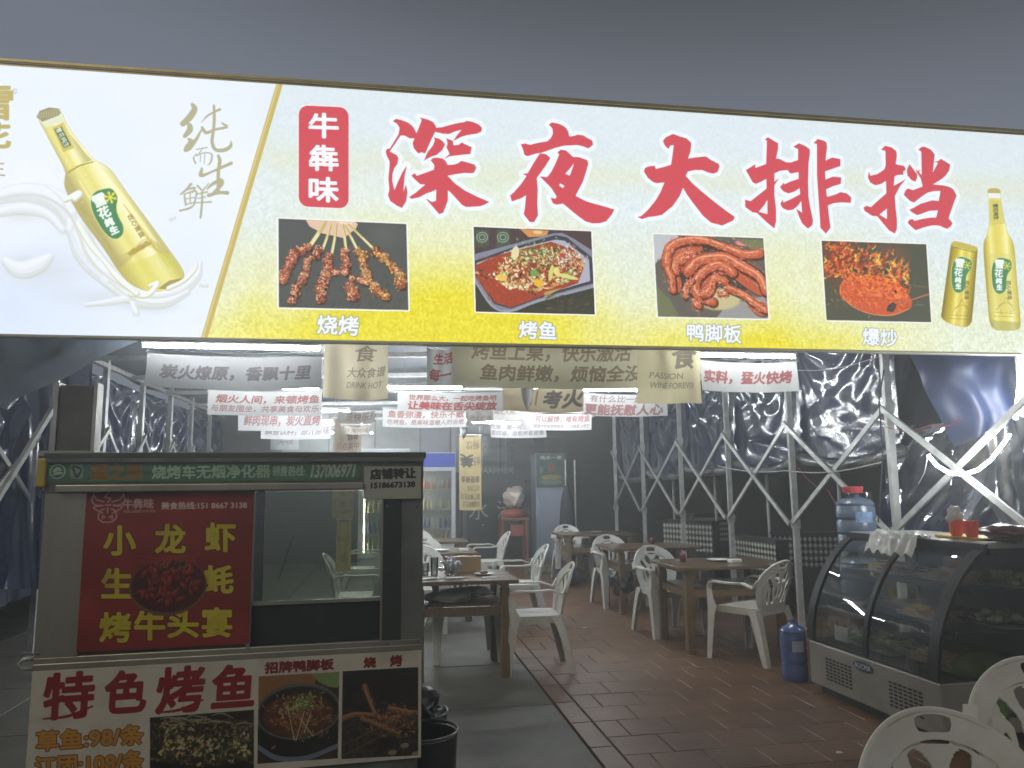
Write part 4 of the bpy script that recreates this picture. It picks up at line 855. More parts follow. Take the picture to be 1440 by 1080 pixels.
MB().box((KW/2,.015,(zs1+zr0)/2-.0),(KW,.03,zs1-zr0+.004)).build('hood_front',inox_d,cart)
ur=kc(511,684)[0]; MB().box((ur/2+.02,-.012,(zs0+zr0)/2-.004),(ur-.04,.03,(zs0-zr0)*.8)).build('hood_rail',inox,cart,bevel=.004)
MB().box((KW/2,.004,(ztop+zs1)/2-.01),(KW,.04,ztop-zs1-.022)).build('hood_lip',inox_d,cart)
ui=kc(564,800)[0]; MB().box(((u3+ui)/2,.0015,(.89+zr0)/2),(ui-u3,.004,zr0-.89)).build('inner_strip',mat('dark_strip',(.045,.055,.048),.4,.2,var=.3),cart)
# rear posts and the low dark grill box seen through the window
for u in (.02,KW*.5,KW-.03): MB().box((u,D-.03,(.87+ztop)/2),(.035,.03,ztop-.89)).build('rear_post',inox_d,cart)
zw=kc(440,850)[1]; MB().box(((u2+u3)/2,.10,(.87+zw)/2),(u3-u2-.004,.12,zw-.87)).build('grill_box',mat('dark_green_steel',(.03,.045,.035),.4,.3,var=.3),cart,bevel=.004)
MB().box(((u2+u3)/2,.036,zw+.006),(u3-u2,.02,.012)).build('sill',inox,cart)
MB().box(((u2+u3)/2,.03,(zw+zr0)/2),(u3-u2-.012,.004,zr0-zw-.012)).build('window_pane',glassmat('smoky_glass',(.60,.64,.57),.32,.22),cart)
for u in (u2,u3): MB().box((u,.016,(.87+zr0)/2),(.014,.03,zr0-.87)).build('window_post',inox,cart)
# screws, a leaning skewer rod and sauce bottles in the window
for (px,py) in ((60,690),(112,690),(52,920),(108,920),(545,712),(586,712),(545,905),(588,902)):
    u,z=kc(px,py); MB().lathe([(0,0),(.005,0),(.004,.003),(0,.004)],n=8).build('screw',inox_d,cart).matrix_local=Matrix.Translation((u,.0,z))@Matrix.Rotation(R(90),4,'X')
qa=kc(392,815,-.25); qb=kc(416,742,-.25); MB().tube([(qa[0],.25,qa[1]),(qb[0],.25,qb[1])],.003,6).build('rod',inox,cart)
# flue, handle, yellow catch
dq=at_y(101,600,KA.y+.75)-KO; 
fl=MB().box((0,0,0),(.125,.06,.28)); f=fl.build('flue',mat('flue_dark',(.13,.135,.13),.55,.3,var=.3),cart,bevel=.004); f.location=(kc(101,580,-.35)[0],.42,ztop+.15)
for s in (-1,1):
    g=MB().box((0,0,0),(.014,.075,.29)).build('flue_side',galv,cart); g.location=(kc(101,580,-.35)[0]+s*.072,.42,ztop+.155)
g=MB().box((0,0,0),(.20,.2,.02)).build('flue_base',inox,cart); g.location=(kc(101,580,-.35)[0],.42,ztop+.012)
hu,hz=kc(33,925); MB().tube([(-.002,.02,.885),(-.035,.02,.885),(-.05,.02,.87),(-.035,.02,.853),(-.002,.02,.853)],.007,8).build('side_handle',galv,cart,smooth=True)
MB().box((-.012,0,kc(55,665)[1]),(.03,.03,.10)).build('catch',mat('yellow_plastic',(.55,.42,.04),.4),cart,bevel=.006)
def kprint(name,px0,px1,ppm,bg,d,emit=0,rough=.45):
    (a,z1),(b,z0)=kc(*px0,d),kc(*px1,d)
    cv=plane_canvas(kwd(a,z1,d),kwd(b,z1,d),kwd(a,z0,d),kwd(b,z0,d),ppm,bg); return cv,(a,b,z0,z1,d)
def kplace(name,cv,r,thick=.002,rough=.45,coat=0,spec=.4):
    a,b,z0,z1,d=r; sd=len(name); return quad_uv(name,(a,-d,z1),(b,-d,z1),(a,-d,z0),(b,-d,z0),printmat(name+'_print',cv.image(name+'_print'),rough=rough,coat=coat,spec=spec),parent=cart,thick=thick,nu=26,nv=18,disp=lambda u,v:Vector((0,-.0035*max(0,noise.noise(Vector((u*3.2+sd,v*2.4,sd)))+.15)-.001*abs(noise.noise(Vector((u*11,v*9,sd)))),0)))
def grime(cv,amt,seed,col=(70,62,48)):
    n=vnoise(cv.h,cv.w,70,seed,4); m=(np.clip((n-.45)*2.4,0,1)*amt)[:,:,None]; cv.a[:]=cv.a*(1-m)+np.array(col,np.float32)*m
    cv.a[:]+= (np.random.RandomState(seed).rand(cv.h,cv.w,1)-.5)*6
# red poster
cv,r=kprint('p',(122,691),(350,905),900,(176,44,34),.001)
(a_,b_,z0_,z1_,d_)=r
n=vnoise(cv.h,cv.w,120,11,3)[:,:,None]; cv.a[:]=np.array([138,46,37.])+(n-.5)*np.array([50,20,16])
YC=(204,190,44)
for ch,x0,y0,x1,y1 in (('小',147,740,190,780),('龙',219,738,260,777),('虾',289,736,330,775),('生',144,800,185,840),('蚝',287,796,327,833),('烤',141,862,183,902),('牛',190,859,231,899),('头',237,858,278,896),('宴',285,855,325,895)):
    cv.text(ch,[(x0,y0),(x1,y0),(x1,y1),(x0,y1)],YC,bold=3.8,outline=2.2,oc=(96,20,12))
g=random.Random(3); k9=900/400.
cx,cy=cv.mp([(237,822)])[0]; 
cv.dab(cx,cy+6,118,92,0,(120,80,60),raw=True,soft=.05); cv.dab(cx,cy+2,113,86,0,(70,30,22),raw=True,soft=.06)
for i in range(60):
    a=g.uniform(0,6.28);q=g.uniform(0,1)**.5*.82; x=cx+q*108*math.cos(a); y=cy-6+q*80*math.sin(a)
    an=g.uniform(0,3.1)
    cv.dab(x+1,y+3,19,9,an,(44,14,10),.7,raw=True); cv.dab(x,y,18,8,an,(136+g.uniform(-20,20),40,30),.95,raw=True,soft=.25); cv.dab(x-2,y-3,10,2.4,an,(206,110,88),.7,raw=True)
    for t in (-.5,0,.5): cv.dab(x+math.cos(an)*18*t,y+math.sin(an)*18*t,1,7,an,(84,20,16),.6,raw=True)
for i in range(40): cv.dab(cx+g.gauss(15,30),cy-60+g.gauss(0,12),g.uniform(3,9),1.6,g.uniform(0,3),(110,120,60),.8,raw=True)
for i in range(26): cv.stroke([(cx+g.uniform(-90,90),cy-70,1),(cx+g.uniform(-110,110),cy-92,1)],(170,60,44),.7,raw=True)
# ox-head line logo
lx,ly=cv.mp([(152,712)])[0]; lc=(206,170,160)
def L(*pts): cv.stroke([(lx+x,ly+y,2.1) for x,y in pts],lc,raw=True)
for s in (-1,1):
    L((s*12,-14),(s*34,-22),(s*44,-38)); L((s*44,-38),(s*48,-16),(s*34,-4),(s*16,-4)); L((s*14,-2),(s*42,2),(s*26,16)); L((s*10,8),(s*22,14),(s*14,22)); L((s*24,18),(s*26,38),(s*10,50)); L((s*6,34),(s*14,30),(s*14,40))
L((0,-44),(-10,-30),(6,-24),(-2,-12)); L((-10,50),(10,50)); L((-8,-4),(8,-4)); L((0,4),(0,20))
cv.text('牛犇味',[(173,702),(216,701),(216,715),(173,716)],lc,bold=1.2); cv.text('NIUBENWEI',[(174,717.5),(218,717),(218,720.5),(174,721)],lc,bold=.3)
cv.text('美食热线:151 8667 3138',[(227,706),(347,705),(347,715),(227,716.5)],(214,196,186),bold=1.1)
grime(cv,.25,31,(96,44,34)); kplace('red_poster',cv,r)
# white banner on the lower half
cv,r=kprint('b',(45,943),(594,1150),900,(214,208,192),.006)
a,b,z0,z1,d=r; z1=.85-.001; z0=.47; b=KW-.004; a=.004
cv=plane_canvas(kwd(a,z1,d),kwd(b,z1,d),kwd(a,z0,d),kwd(b,z0,d),900,(206,200,184)); r=(a,b,z0,z1,d)
RB=(140,28,30)
for ch,x0,x1,yl,yr,h in (('特',62,130,949,944,63),('色',148,204,946,942,57),('烤',221,285,941,936,62),('鱼',299,356,938,934,57)):
    sk=(yr-yl); cv.text(ch,[(x0+3,yl),(x1+3,yr),(x1-1,yr+h),(x0-1,yl+h)],RB,bold=4.6)
    cv.stroke([(x0-1,yl+h-1,2.2),(x0+(x1-x0)*.5,yl+h-5,4.5),(x1,yr+h-14,2.6)],RB,k=1) if ch in '特烤' else None
for st,x0,x1,yl,yr,h in (('草鱼:98/条',52,201,1029,1019,27),('江团:108/条',50,201,1065,1055,27)):
    cv.text(st,[(x0,yl),(x1,yr),(x1,yr+h),(x0,yl+h)],(196,140,50),bold=2.2,outline=2.6,oc=(104,58,34))
cv.text('招牌鸭脚板',[(373,932),(469,926.5),(469,941),(373,947)],(120,30,30),bold=2); cv.text('烧',[(512,925),(528,924),(528,938),(512,939)],(120,30,30),bold=2); cv.text('烤',[(549,922),(565,921),(565,936),(549,937)],(120,30,30),bold=2)
def fish():
    P=[(211,1009),(357,998),(357,1092),(211,1105)]; cv.poly(P,(40,36,30))
    def f():
        g=random.Random(12)
        dabs(cv,900,lambda g:(g.uniform(211,357),g.uniform(1012,1092)),[(70,60,44),(110,90,60),(50,44,36),(150,130,90),(90,70,46),(60,64,40)],3,10,.8,seed=12)
        dabs(cv,170,lambda g:(g.uniform(225,350),g.gauss(1048,14)),[(206,190,140),(190,160,100),(176,170,130),(200,184,110),(90,110,50)],3,10,.9,asp=.5,seed=13)
        for i in range(12): x=g.uniform(225,330); y=g.uniform(1005,1020); cv.stroke([(x,y,1.5),(x+15,y+g.uniform(-4,4),2.4),(x+30,y+g.uniform(-4,6),1.4)],(170,160,130),.8)
        cv.poly([(200,1066),(230,1072),(300,1080),(360,1066),(360,1110),(200,1110)],(24,24,22),.9,sm=1)
    cv.clipped(P,f)
def pot():
    P=[(364,951),(477,945),(475,1066),(362,1074)]; cv.poly(P,(60,48,34))
    def f():
        g=random.Random(14)
        cv.poly([(360,950),(445,945),(440,985),(360,1000)],(150,104,54)); 
        for i in range(20): cv.stroke([(g.uniform(362,440),950,1),(g.uniform(362,440),990,1.4)],(120,80,40),.4)
        cv.poly([(432,944),(480,942),(480,968),(455,965)],(126,150,84),sm=1); cv.dab(*((418,1030)),138,98,0,(34,34,34),soft=.04); cv.poly([(364,1010),(475,1006),(470,1040),(440,1062),(400,1066),(370,1045)],(30,34,32),sm=2)
        cv.stroke([(362,1050,7),(390,1066,8),(430,1066,8),(476,1048,7)],(110,124,140),k=1)
        cv.dab(420,1000,134,88,0,(96,96,94),soft=.03); cv.dab(420,1001,127,80,0,(40,38,36),soft=.05); cv.dab(420,1005,116,70,0,(90,56,38),soft=.1)
        dabs(cv,420,lambda g:(g.gauss(420,22),g.gauss(1008,13)),[(150,84,52),(120,60,42),(176,120,76),(80,50,36),(160,110,90),(140,130,80)],3,11,.85,asp=.3,seed=15)
        dabs(cv,150,lambda g:(g.gauss(424,14),g.gauss(990,8)),[(150,170,96),(190,200,130),(110,130,66)],3,10,.9,asp=.25,seed=16)
        for a,b in (((404,992),(414,1040)),((428,1000),(416,1042)),((422,1010),(440,1035)),((436,1005),(428,1030))): cv.stroke([(*a,1.6),(*b,1.8)],(196,196,140),.9)
    cv.clipped(P,f)
def bbq():
    P=[(482,944),(588,938),(588,1062),(480,1067)]; cv.poly(P,(42,38,34))
    def f():
        g=random.Random(18)
        dabs(cv,500,lambda g:(g.uniform(482,588),g.uniform(1005,1066)),[(60,52,42),(40,36,30),(84,66,48),(66,60,50)],3,12,.6,seed=19)
        for pts in ([(513,965),(520,985),(530,1005),(548,1010)],[(482,1010),(500,1004),(525,1005)],[(510,1010),(535,1020),(560,1030)],[(548,995),(570,1000),(586,1002)]): cv.stroke([(x,y,9-i*1.3) for i,(x,y) in enumerate(pts)],(132,92,60)); cv.stroke([(x-1,y-1,3) for i,(x,y) in enumerate(pts)],(176,130,90),.8)
        dabs(cv,260,lambda g:(g.gauss(556,18),g.gauss(1014,12)),[(150,90,52),(176,124,78),(110,66,44),(90,56,40)],3,11,.85,asp=.3,seed=20)
        for y in (1030,1044): cv.stroke([(482,y+18,1.2),(588,y-34,1.2)],(120,112,96),.8)
        for x,y in ((569,1048),(552,1058),(585,1060)): cv.dab(x,y,16,9,0,(150,140,110),.9,soft=.2)
    cv.clipped(P,f)
fish();pot();bbq(); grime(cv,.22,33,(120,110,90)); kplace('fish_banner',cv,r,rough=.6)
# green strip
cv,r=kprint('s',(56,650),(506,677),900,(46,104,60),.003)
a,b,z0,z1,d=r; z0=zs0; z1=zs1; cv=plane_canvas(kwd(a,z1,d),kwd(b,z1,d),kwd(a,z0,d),kwd(b,z0,d),900,(84,124,96)); r=(a,b,z0,z1,d)
pl=(180,206,180)
cv.dab(81,663,24,24,0,pl,soft=.06); cv.dab(81,663,19,19,0,(60,110,74),soft=.06); cv.stroke([(76,663,4),(81,659,6),(86,661,3)],pl); cv.stroke([(76,667,3),(82,665,5),(87,665,3)],pl)
cv.poly([(99,653),(117,653),(117,673),(99,673)],(146,160,146)); cv.stroke([(102,657,3),(108,670,4),(114,660,3),(105,656,3)],(60,84,70))
cv.text('蓬之晨',[(128,653),(201,652),(201,674),(128,675)],(150,110,40),bold=1.6,outline=1.2,oc=(150,160,110)); cv.text('烧烤车无烟净化器',[(214,655),(380,653.5),(380,671),(214,673)],(170,206,176),bold=1.6)
cv.text('销售热线:',[(384,655),(430,655),(428,669),(382,669)],(170,190,170),bold=1); cv.text('137006971',[(440,654),(500,653),(497,670),(437,671)],(176,192,176),bold=1.6)
grime(cv,.35,35,(84,94,78)); kplace('green_strip',cv,r,rough=.35,coat=.3)
# transfer notice
cv,r=kprint('n',(512,656),(592,701),900,(178,180,166),.012)
cv.text('店铺转让',[(521,660),(584,658),(584,672),(521,674)],(40,44,42),bold=2); cv.text('15186673138',[(522,679),(583,677),(583,684.5),(522,686.5)],(44,48,46),bold=1.2)
grime(cv,.3,36,(90,92,84)); kplace('transfer_notice',cv,r,rough=.6)
# ================================================================== display fridge on the right
N0=at_z(1322,962,.35); F0=at_z(1137,899,.35); N0.z=F0.z=0; dx=(F0-N0); CL=dx.length; dx.normalize(); cang=math.atan2(dx.y,dx.x)-math.pi/2
case=empty('display_case',N0,cang,label='long curved glass deli case with wood skewers and vegetables on dark shelves',cat='display case')
# case frame: +y runs to the far end, +x away from the customer side
prof=[(.0,.36),(.008,.46),(.03,.58),(.075,.70),(.14,.82),(.22,.93),(.31,1.02),(.385,1.068)]
def pf(t):
    t=t*(len(prof)-1); i=min(int(t),len(prof)-2); q=t-i; a,b=prof[i],prof[i+1]; return a[0]*(1-q)+b[0]*q,a[1]*(1-q)+b[1]*q
CW=.95
base=mat('case_steel',(.30,.29,.25),.42,.35,var=.18,vscale=4)
MB().box((CW/2,CL/2,.205),(CW,CL,.29)).build('base',base,case,bevel=.01)
MB().box((CW/2+.02,CL/2,.03),(CW-.08,CL-.06,.06)).build('plinth',blk,case)
MB().box((CW/2,CL/2,.357),(CW-.01,CL-.01,.012)).build('deck',blk,case)
for yv in (.16,.80):
    mb=MB()
    for i in range(7):
        for j in range(7): mb.box((-.0015,yv+i*.042,.13+j*.022),(.004,.026,.010))
    mb.build('vent_slots',mat('vent_black',(.01,.01,.01),.8),case)
bd=MB().lathe([(0,0),(.075,0),(.075,.008),(0,.010)],n=28).build('badge',mat('navy_badge',(.03,.05,.10),.3,var=.1),case,smooth=True,autos=40); bd.rotation_euler=(0,R(-90),0); bd.scale=(.42,1.25,1); bd.location=(-.0005,.66,.295)
lettering('AUCMA',.045,case,(-.0105,.735,.281),mat('badge_letters',(.45,.47,.5),.4),rot=(R(90),0,R(-90)))
bk=mat('black_frame',(.012,.012,.013),.5,var=.2,spec=.3)
def rib(y,w):
    P=[pf(k/24) for k in range(25)]; MB().ribbon([(x,y,z) for x,z in P],[(0,w,0)]*25,[Vector((-.025,0,.012)).normalized()*.022]*25).build('frame_rib',bk,case,smooth=True,autos=40)
rib(.04,.08); rib(CL/2,.038); rib(CL-.035,.07)
cg=glassmat('case_glass',(.88,.92,.90),.20,.015)
for (a,b) in ((.055,CL/2-.018),(CL/2+.018,CL-.055)):
    mb=MB(); mb.grid(lambda u,v:Vector((pf(v)[0]+.002,a+(b-a)*u,pf(v)[1])),4,28); mb.build('curved_pane',cg,case,smooth=True)
MB().box((.38+(CW-.38)/2,CL/2,1.08),(CW-.37,CL+.01,.03)).build('top_board',mat('top_steel',(.34,.34,.32),.4,.4,var=.3,vscale=6),case,bevel=.006)
MB().box((.37,CL/2,1.072),(.03,CL+.01,.045)).build('top_edge',bk,case,bevel=.004)
MB().box((CW-.02,CL/2,.72),(.03,CL,.73)).build('rear_wall',mat('case_rear',(.11,.13,.115),.4,var=.2),case)
for yy in (.006,CL-.006):
    P=[Vector((x+.01,yy,z)) for x,z in (pf(k/14) for k in range(15))]+[Vector((CW-.04,yy,1.068)),Vector((CW-.04,yy,.36))]
    MB().add(P,[tuple(range(len(P)))]).build('end_pane',cg,case)
for y in (.012,CL-.012):
    MB().box((CW-.03,y,.72),(.05,.03,.73)).box((.66,y,1.055),(.54,.028,.05)).build('end_post',bk,case)
sh=mat('dark_shelf',(.06,.068,.062),.3,.3,var=.2)
SHZ=[(.15,.60),(.27,.83)]
for x0,z in SHZ:
    MB().box(((x0+CW-.05)/2,CL/2,z),(CW-.05-x0,CL-.08,.012)).box((x0+.01,CL/2,z+.0),(.016,CL-.08,.035)).build('shelf',sh,case)
def cw(x,y,z): return case_M@Vector((x,y,z))
case_M=Matrix.Translation(N0)@Matrix.Rotation(cang,4,'Z')
stick=mat('bamboo',(.66,.48,.28),.6,var=.3,vscale=30); meatm=mat('raw_skewer_meat',(.34,.16,.10),.5,var=.5,vscale=40)
def skewers(x,y,z,n,label,seed,ln=.30,w=.16):
    g=random.Random(seed); t=empty('skewer_pile',cw(x,y,z),cang,label=label,cat='skewers',group='skewers in the display case')
    a=MB();b=MB()
    for i in range(n):
        px=g.uniform(-w/2,w/2); pz=.008+g.random()*.06*(1-abs(px)/w*1.2); an=g.gauss(0,.10); s=Vector((math.sin(an),math.cos(an),g.gauss(0,.03))); c=Vector((px,g.gauss(0,.02),pz))
        a.bar(c-s*ln/2,c+s*ln/2,.0045)
        if g.random()<.75: b.bar(c-s*ln*.45,c+s*ln*.05,.014+g.random()*.006,.011)
    tag(a.build('bamboo_sticks',stick,t),kind='stuff'); tag(b.build('skewered_food',meatm if seed%2 else mat('pale_skewer',(.45,.30,.20),.5,var=.4,vscale=40),t),kind='stuff')
    MB().box((0,0,.003),(w+.05,ln+.03,.006)).build('tray',galv,t)
skewers(.50,.92,.842,73,'pile of bamboo skewers on the top shelf behind the far glass pane',1,.34,.22)
skewers(.52,.42,.842,64,'pile of bamboo skewers on the top shelf behind the near glass pane',2,.40,.22)
skewers(.40,.48,.612,64,'bundle of bamboo skewers on the middle shelf just left of the centre rib',3,.36,.2)
skewers(.34,.34,.369,54,'bamboo skewers lying on the case deck by the near end',4,.34,.2)
def veg(x,y,z,n,label,seed,cols,r=.03,sp=(.12,.14)):
    g=random.Random(seed); t=empty('vegetable_tray',cw(x,y,z),cang,label=label,cat='vegetables')
    MB().box((0,0,.003),(sp[0]*2,sp[1]*2,.006)).build('tray',galv,t)
    for ci,c in enumerate(cols):
        m=MB()
        for i in range(n//len(cols)):
            p=Vector((g.uniform(-sp[0],sp[0])*.85,g.uniform(-sp[1],sp[1])*.85,.02+g.random()*.05)); rr=r*g.uniform(.5,1.1)
            m.lathe([(0,-rr*.7),(rr*.8,-rr*.3),(rr,0.1*rr),(rr*.6,rr*.6),(0,rr*.75)],p,7)
        tag(m.build('produce',mat('veg_%d_%d'%(seed,ci),tuple(min(.8,v*1.5) for v in c),.5,var=.3,vscale=60),t,smooth=True),kind='stuff')
veg(.66,.15,.842,50,'heap of pale green balls and leaves on the top shelf at the near end',11,[(.20,.26,.08),(.36,.38,.24)],.022)
veg(.60,.16,.612,50,'heap of whitish green vegetables on the middle shelf at the near end',12,[(.36,.38,.26),(.16,.22,.08)],.03)
veg(.28,.98,.369,60,'green leafy vegetables on the deck at the far end of the case',13,[(.14,.20,.06),(.22,.20,.10)],.024,(.14,.18))
veg(.25,.66,.369,40,'light green vegetables on the deck beside the centre rib',14,[(.20,.24,.10),(.30,.30,.16)],.024,(.12,.1))
o=MB().box((0,0,.05),(.002,.15,.10)).build('price_card',mat('card_white',(.7,.7,.66),.6)); o.matrix_world=Matrix.Translation(cw(.12,1.05,.37))@Matrix.Rotation(cang,4,'Z'); tag(o,'small blank white card standing in the far lower corner of the glass case','card')
# things on the case
plm=mat('thin_white_plastic',(.50,.51,.49),.25,var=.15,vscale=8)
def cloth_on(x,y):
    def fn(u,v):
        a=(u-.5)*.46; b=(v-.5)*.34; xx=x+b*.6-.15+ .02*noise.noise(Vector((u*6,v*5,1))); yy=y+a
        z=1.10+.06*abs(noise.noise(Vector((u*5,v*4,0))))+.008*noise.noise(Vector((u*15,v*12,3)))
        if xx<.345: z-= (.345-xx)*1.3; xx=.345-(.345-xx)*.75
        return Vector((xx,yy,z))
    o=MB().grid(fn,40,30).build('plastic_bag',plm,smooth=True); o.matrix_world=case_M; return o
tag(cloth_on(.50,.72),'crumpled white plastic bag draped over the front edge of the glass case','plastic bag')
def cup(x,y,label):
    t=empty('cup',cw(x,y,1.096),label=label,cat='cup',group='orange cups on the display case'); m=mat('orange_plastic',(.80,.10,.02),.35,var=.1,spec=.5)
    MB().lathe([(0,0),(.030,0),(.034,.02),(.041,.092),(.044,.097),(.040,.097),(.031,.006),(0,.005)],n=20).build('cup_body',m,t,smooth=True,autos=50)
    mb=MB()
    for k in range(16):
        a=k*math.pi/8; mb.bar((.0325*math.cos(a),.0325*math.sin(a),.012),(.0415*math.cos(a),.0415*math.sin(a),.088),.004)
    mb.build('ribs',m,t)
cup(.52,.38,'left orange plastic cup on the glass case, with white film in it'); cup(.53,.27,'right orange plastic cup on the glass case, next to the yellow tray')
tag(crumple('film_scrap',cw(.52,.38,1.16),.035,plm,(1,1,1.4),5,.5),'scrap of clear white film sticking out of the left orange cup','film')
o=MB().box((0,0,.009),(.22,.40,.018)).build('yellow_tray',mat('yellow_tray',(.62,.42,.04),.4,var=.2),bevel=.005); o.matrix_world=Matrix.Translation(cw(.62,.36,1.097))@Matrix.Rotation(cang,4,'Z'); tag(o,'flat yellow tray lying on the glass case under the orange cups','tray')
for o_ in [x for x in bpy.data.objects if x.name.startswith(('cup','film_scrap')) and x.parent is None]: o_.location.z+=.019
o=MB().lathe([(0,0),(.05,0),(.10,.03),(.125,.08),(.13,.085),(.122,.084),(.095,.035),(.045,.008),(0,.006)],n=28).build('steel_bowl',mat('polished_steel',(.7,.7,.68),.1,1.0),smooth=True,autos=60); o.location=cw(.66,.10,1.097); tag(o,'shiny round steel bowl on the near end of the glass case','bowl')
tag(crumple('meat_heap',cw(.56,.02,1.097),.075,mat('dark_red_meat',(.10,.03,.02),.4,var=.5,vscale=30),(1.4,1.6,.5),8,.5),'dark reddish heap on the near corner of the glass case in front of the bowl','food heap')
o=MB().lathe([(0,0),(.05,0),(.055,.11),(.06,.115),(.052,.113),(.046,.01),(0,.008)],n=18).build('black_pot',mat('black_pot',(.02,.02,.022),.35),smooth=True,autos=50); o.location=cw(.80,.02,1.097); tag(o,'small black pot at the near right corner of the glass case top','pot')
# ================================================================== plastic armchairs
chw=mat('white_plastic',(.60,.61,.57),.40,var=.2,vscale=7,spec=.4,col2=(.47,.46,.41),bump=.08,bscale=90)
def make_chair(m,name='plastic_armchair'):
    t=empty(name)
    # seat
    def sf(u,v):
        a=(u-.5)*2; b=(v-.5)*2; x=a*.225*(1-.10*b*b*(b<0)); y=.01+b*.215; r=1-.06*abs(a*b)**3; z=.432-.016*(1-a*a)*(1-b*b)-.02*max(0,b-.75)*4*.5
        return Vector((x*r,y*r,z))
    s=MB().grid(sf,16,16); seat=s.build('seat',m,t,smooth=True,solid=.010)
    rim=[sf(k/12,0) for k in range(13)]+[sf(1,k/12) for k in range(1,13)]+[sf(1-k/12,1) for k in range(1,13)]+[sf(0,1-k/12) for k in range(1,12)]
    MB().ribbon([p+Vector((0,0,-.022)) for p in rim]+[rim[0]+Vector((0,0,-.022))],[(0,0,.055)]*(len(rim)+1),[Vector((p.x,p.y,0)).normalized()*.006 for p in rim]+[Vector((rim[0].x,rim[0].y,0)).normalized()*.006]).build('seat_skirt',m,t,smooth=True,autos=50)
    def B(x,h): return Vector((x,-.205-.125*h**1.1+1.15*x*x*(.45+.55*h),.425+.395*h))
    hc=.46; a0,b0=.245,.54; a1,b1=.178,.345
    mb=MB(); nt_,nr=44,5
    def pol(i,j):
        th=math.pi*i/nt_; q=j/nr; a=a1+(a0-a1)*q; b=b1+(b0-b1)*q; return B(a*math.cos(th),hc+b*math.sin(th))
    vs=[pol(i,j) for j in range(nr+1) for i in range(nt_+1)]
    fs=[(j*(nt_+1)+i,j*(nt_+1)+i+1,(j+1)*(nt_+1)+i+1,(j+1)*(nt_+1)+i) for j in range(nr) for i in range(nt_) if not(19<=i<25 and j in (2,3))]
    mb.add(vs,fs)
    for s_ in (-1,1):                       # side stiles down to the seat
        def st(u,v): h=hc*v; xo=.185+(.245-.185)*v**.7; xi=.145+(.178-.145)*v; return B(s_*(xi+(xo-xi)*u),h)
        mb.grid(st,3,10)
    HL=[(.050,.655,.024,.075,.55),(.112,.545,.017,.095,.62),(.026,.36,.013,.085,.10),(.078,.30,.016,.115,.26),(.125,.26,.010,.09,.16)]
    def hole(x,h):
        x=abs(x); z=h*.395
        for (hx,hh,rx,rz,t) in HL:
            dx=x-hx; dz=z-hh*.395; c_,s_2=math.cos(t),math.sin(t); a_=dx*c_-dz*s_2; b_=dx*s_2+dz*c_
            if (a_/rx)**2+(b_/(rz*.62))**2<1: return True
        return False
    NU,NV=60,62
    def pn(u,v):
        h=(hc+b1-.004)*v; wi=(.145+(.178-.145)*min(1,h/hc)) if h<hc else a1*math.sqrt(max(0,1-((h-hc)/b1)**2)); return ((u-.5)*2*(wi+.002),h)
    mb.grid(lambda u,v:B(*pn(u,v)),NU,NV,skip=lambda i,j:hole(*pn((i+.5)/NU,(j+.5)/NV)))
    back=mb.build('backrest',m,t,smooth=True)
    bm=bmesh.new(); bm.from_mesh(back.data)
    for _ in range(3): bmesh.ops.smooth_vert(bm,verts=[v for v in bm.verts if v.is_boundary and abs(v.co.x)<.14 and v.co.z>.46],factor=.5,use_axis_x=True,use_axis_y=True,use_axis_z=True)
    bmesh.ops.solidify(bm,geom=bm.faces,thickness=.009); bm.to_mesh(back.data); bm.free()
    for p in back.data.polygons: p.use_smooth=True
    back.data.set_sharp_from_angle(angle=R(55))
    MB().tube([pol(i,nr) for i in range(nt_+1)],.0095,8).build('back_rim',m,t,smooth=True)
    for s_ in (-1,1):
        pts=[B(s_*.238,.62),B(s_*.243,.46)+Vector((s_*.006,.02,0)),Vector((s_*.262,-.09,.640)),Vector((s_*.278,.0,.634)),Vector((s_*.284,.10,.636)),Vector((s_*.282,.18,.638)),Vector((s_*.277,.215,.628)),Vector((s_*.272,.232,.600)),Vector((s_*.268,.238,.56))]
        wv=[Vector((.045,0,0)),Vector((.052,.0,0)),Vector((.058,0,0)),Vector((.062,0,0)),Vector((.064,0,0)),Vector((.062,0,0)),Vector((.057,0,0)),Vector((.056,0,0)),Vector((.055,0,0))]
        tv=[]
        for i in range(len(pts)):
            d=(pts[min(i+1,len(pts)-1)]-pts[max(i-1,0)]).normalized(); n=Vector((1,0,0)).cross(d).normalized(); tv.append(n*.013)
        P=[];Wv=[];T=[]
        for i in range(len(pts)-1):
            for q in (0,.5): P.append(pts[i].lerp(pts[i+1],q)); Wv.append(wv[i].lerp(wv[i+1],q)); T.append(tv[i].lerp(tv[i+1],q))
        P.append(pts[-1]);Wv.append(wv[-1]);T.append(tv[-1])
        MB().ribbon(P,Wv,T).build('armrest',m,t,smooth=True,autos=50)
        # front leg: from arm to floor, wide at the seat
        L=MB(); zs=[.575,.50,.43,.36,.2,0]; ws=[.058,.066,.105,.080,.066,.050]; ys=[.238,.236,.228,.236,.250,.265]; xs=[.268,.264,.252,.258,.262,.268]
        L.ribbon([(s_*x,y,z) for x,y,z in zip(xs,ys,zs)],[(w,0,0) for w in ws],[(0,.008,0)]*6); L.ribbon([(s_*(x+w/2-.004),y-w*.4,z) for x,y,z,w in zip(xs,ys,zs,ws)],[(0,w*.8,0) for w in ws],[(.008,0,0)]*6)
        L.build('leg',m,t,smooth=True,autos=40)
        L=MB(); zs=[.43,.36,.2,0]; ws=[.105,.080,.066,.050]; ys=[-.185,-.205,-.245,-.285]; xs=[.185,.205,.222,.235]
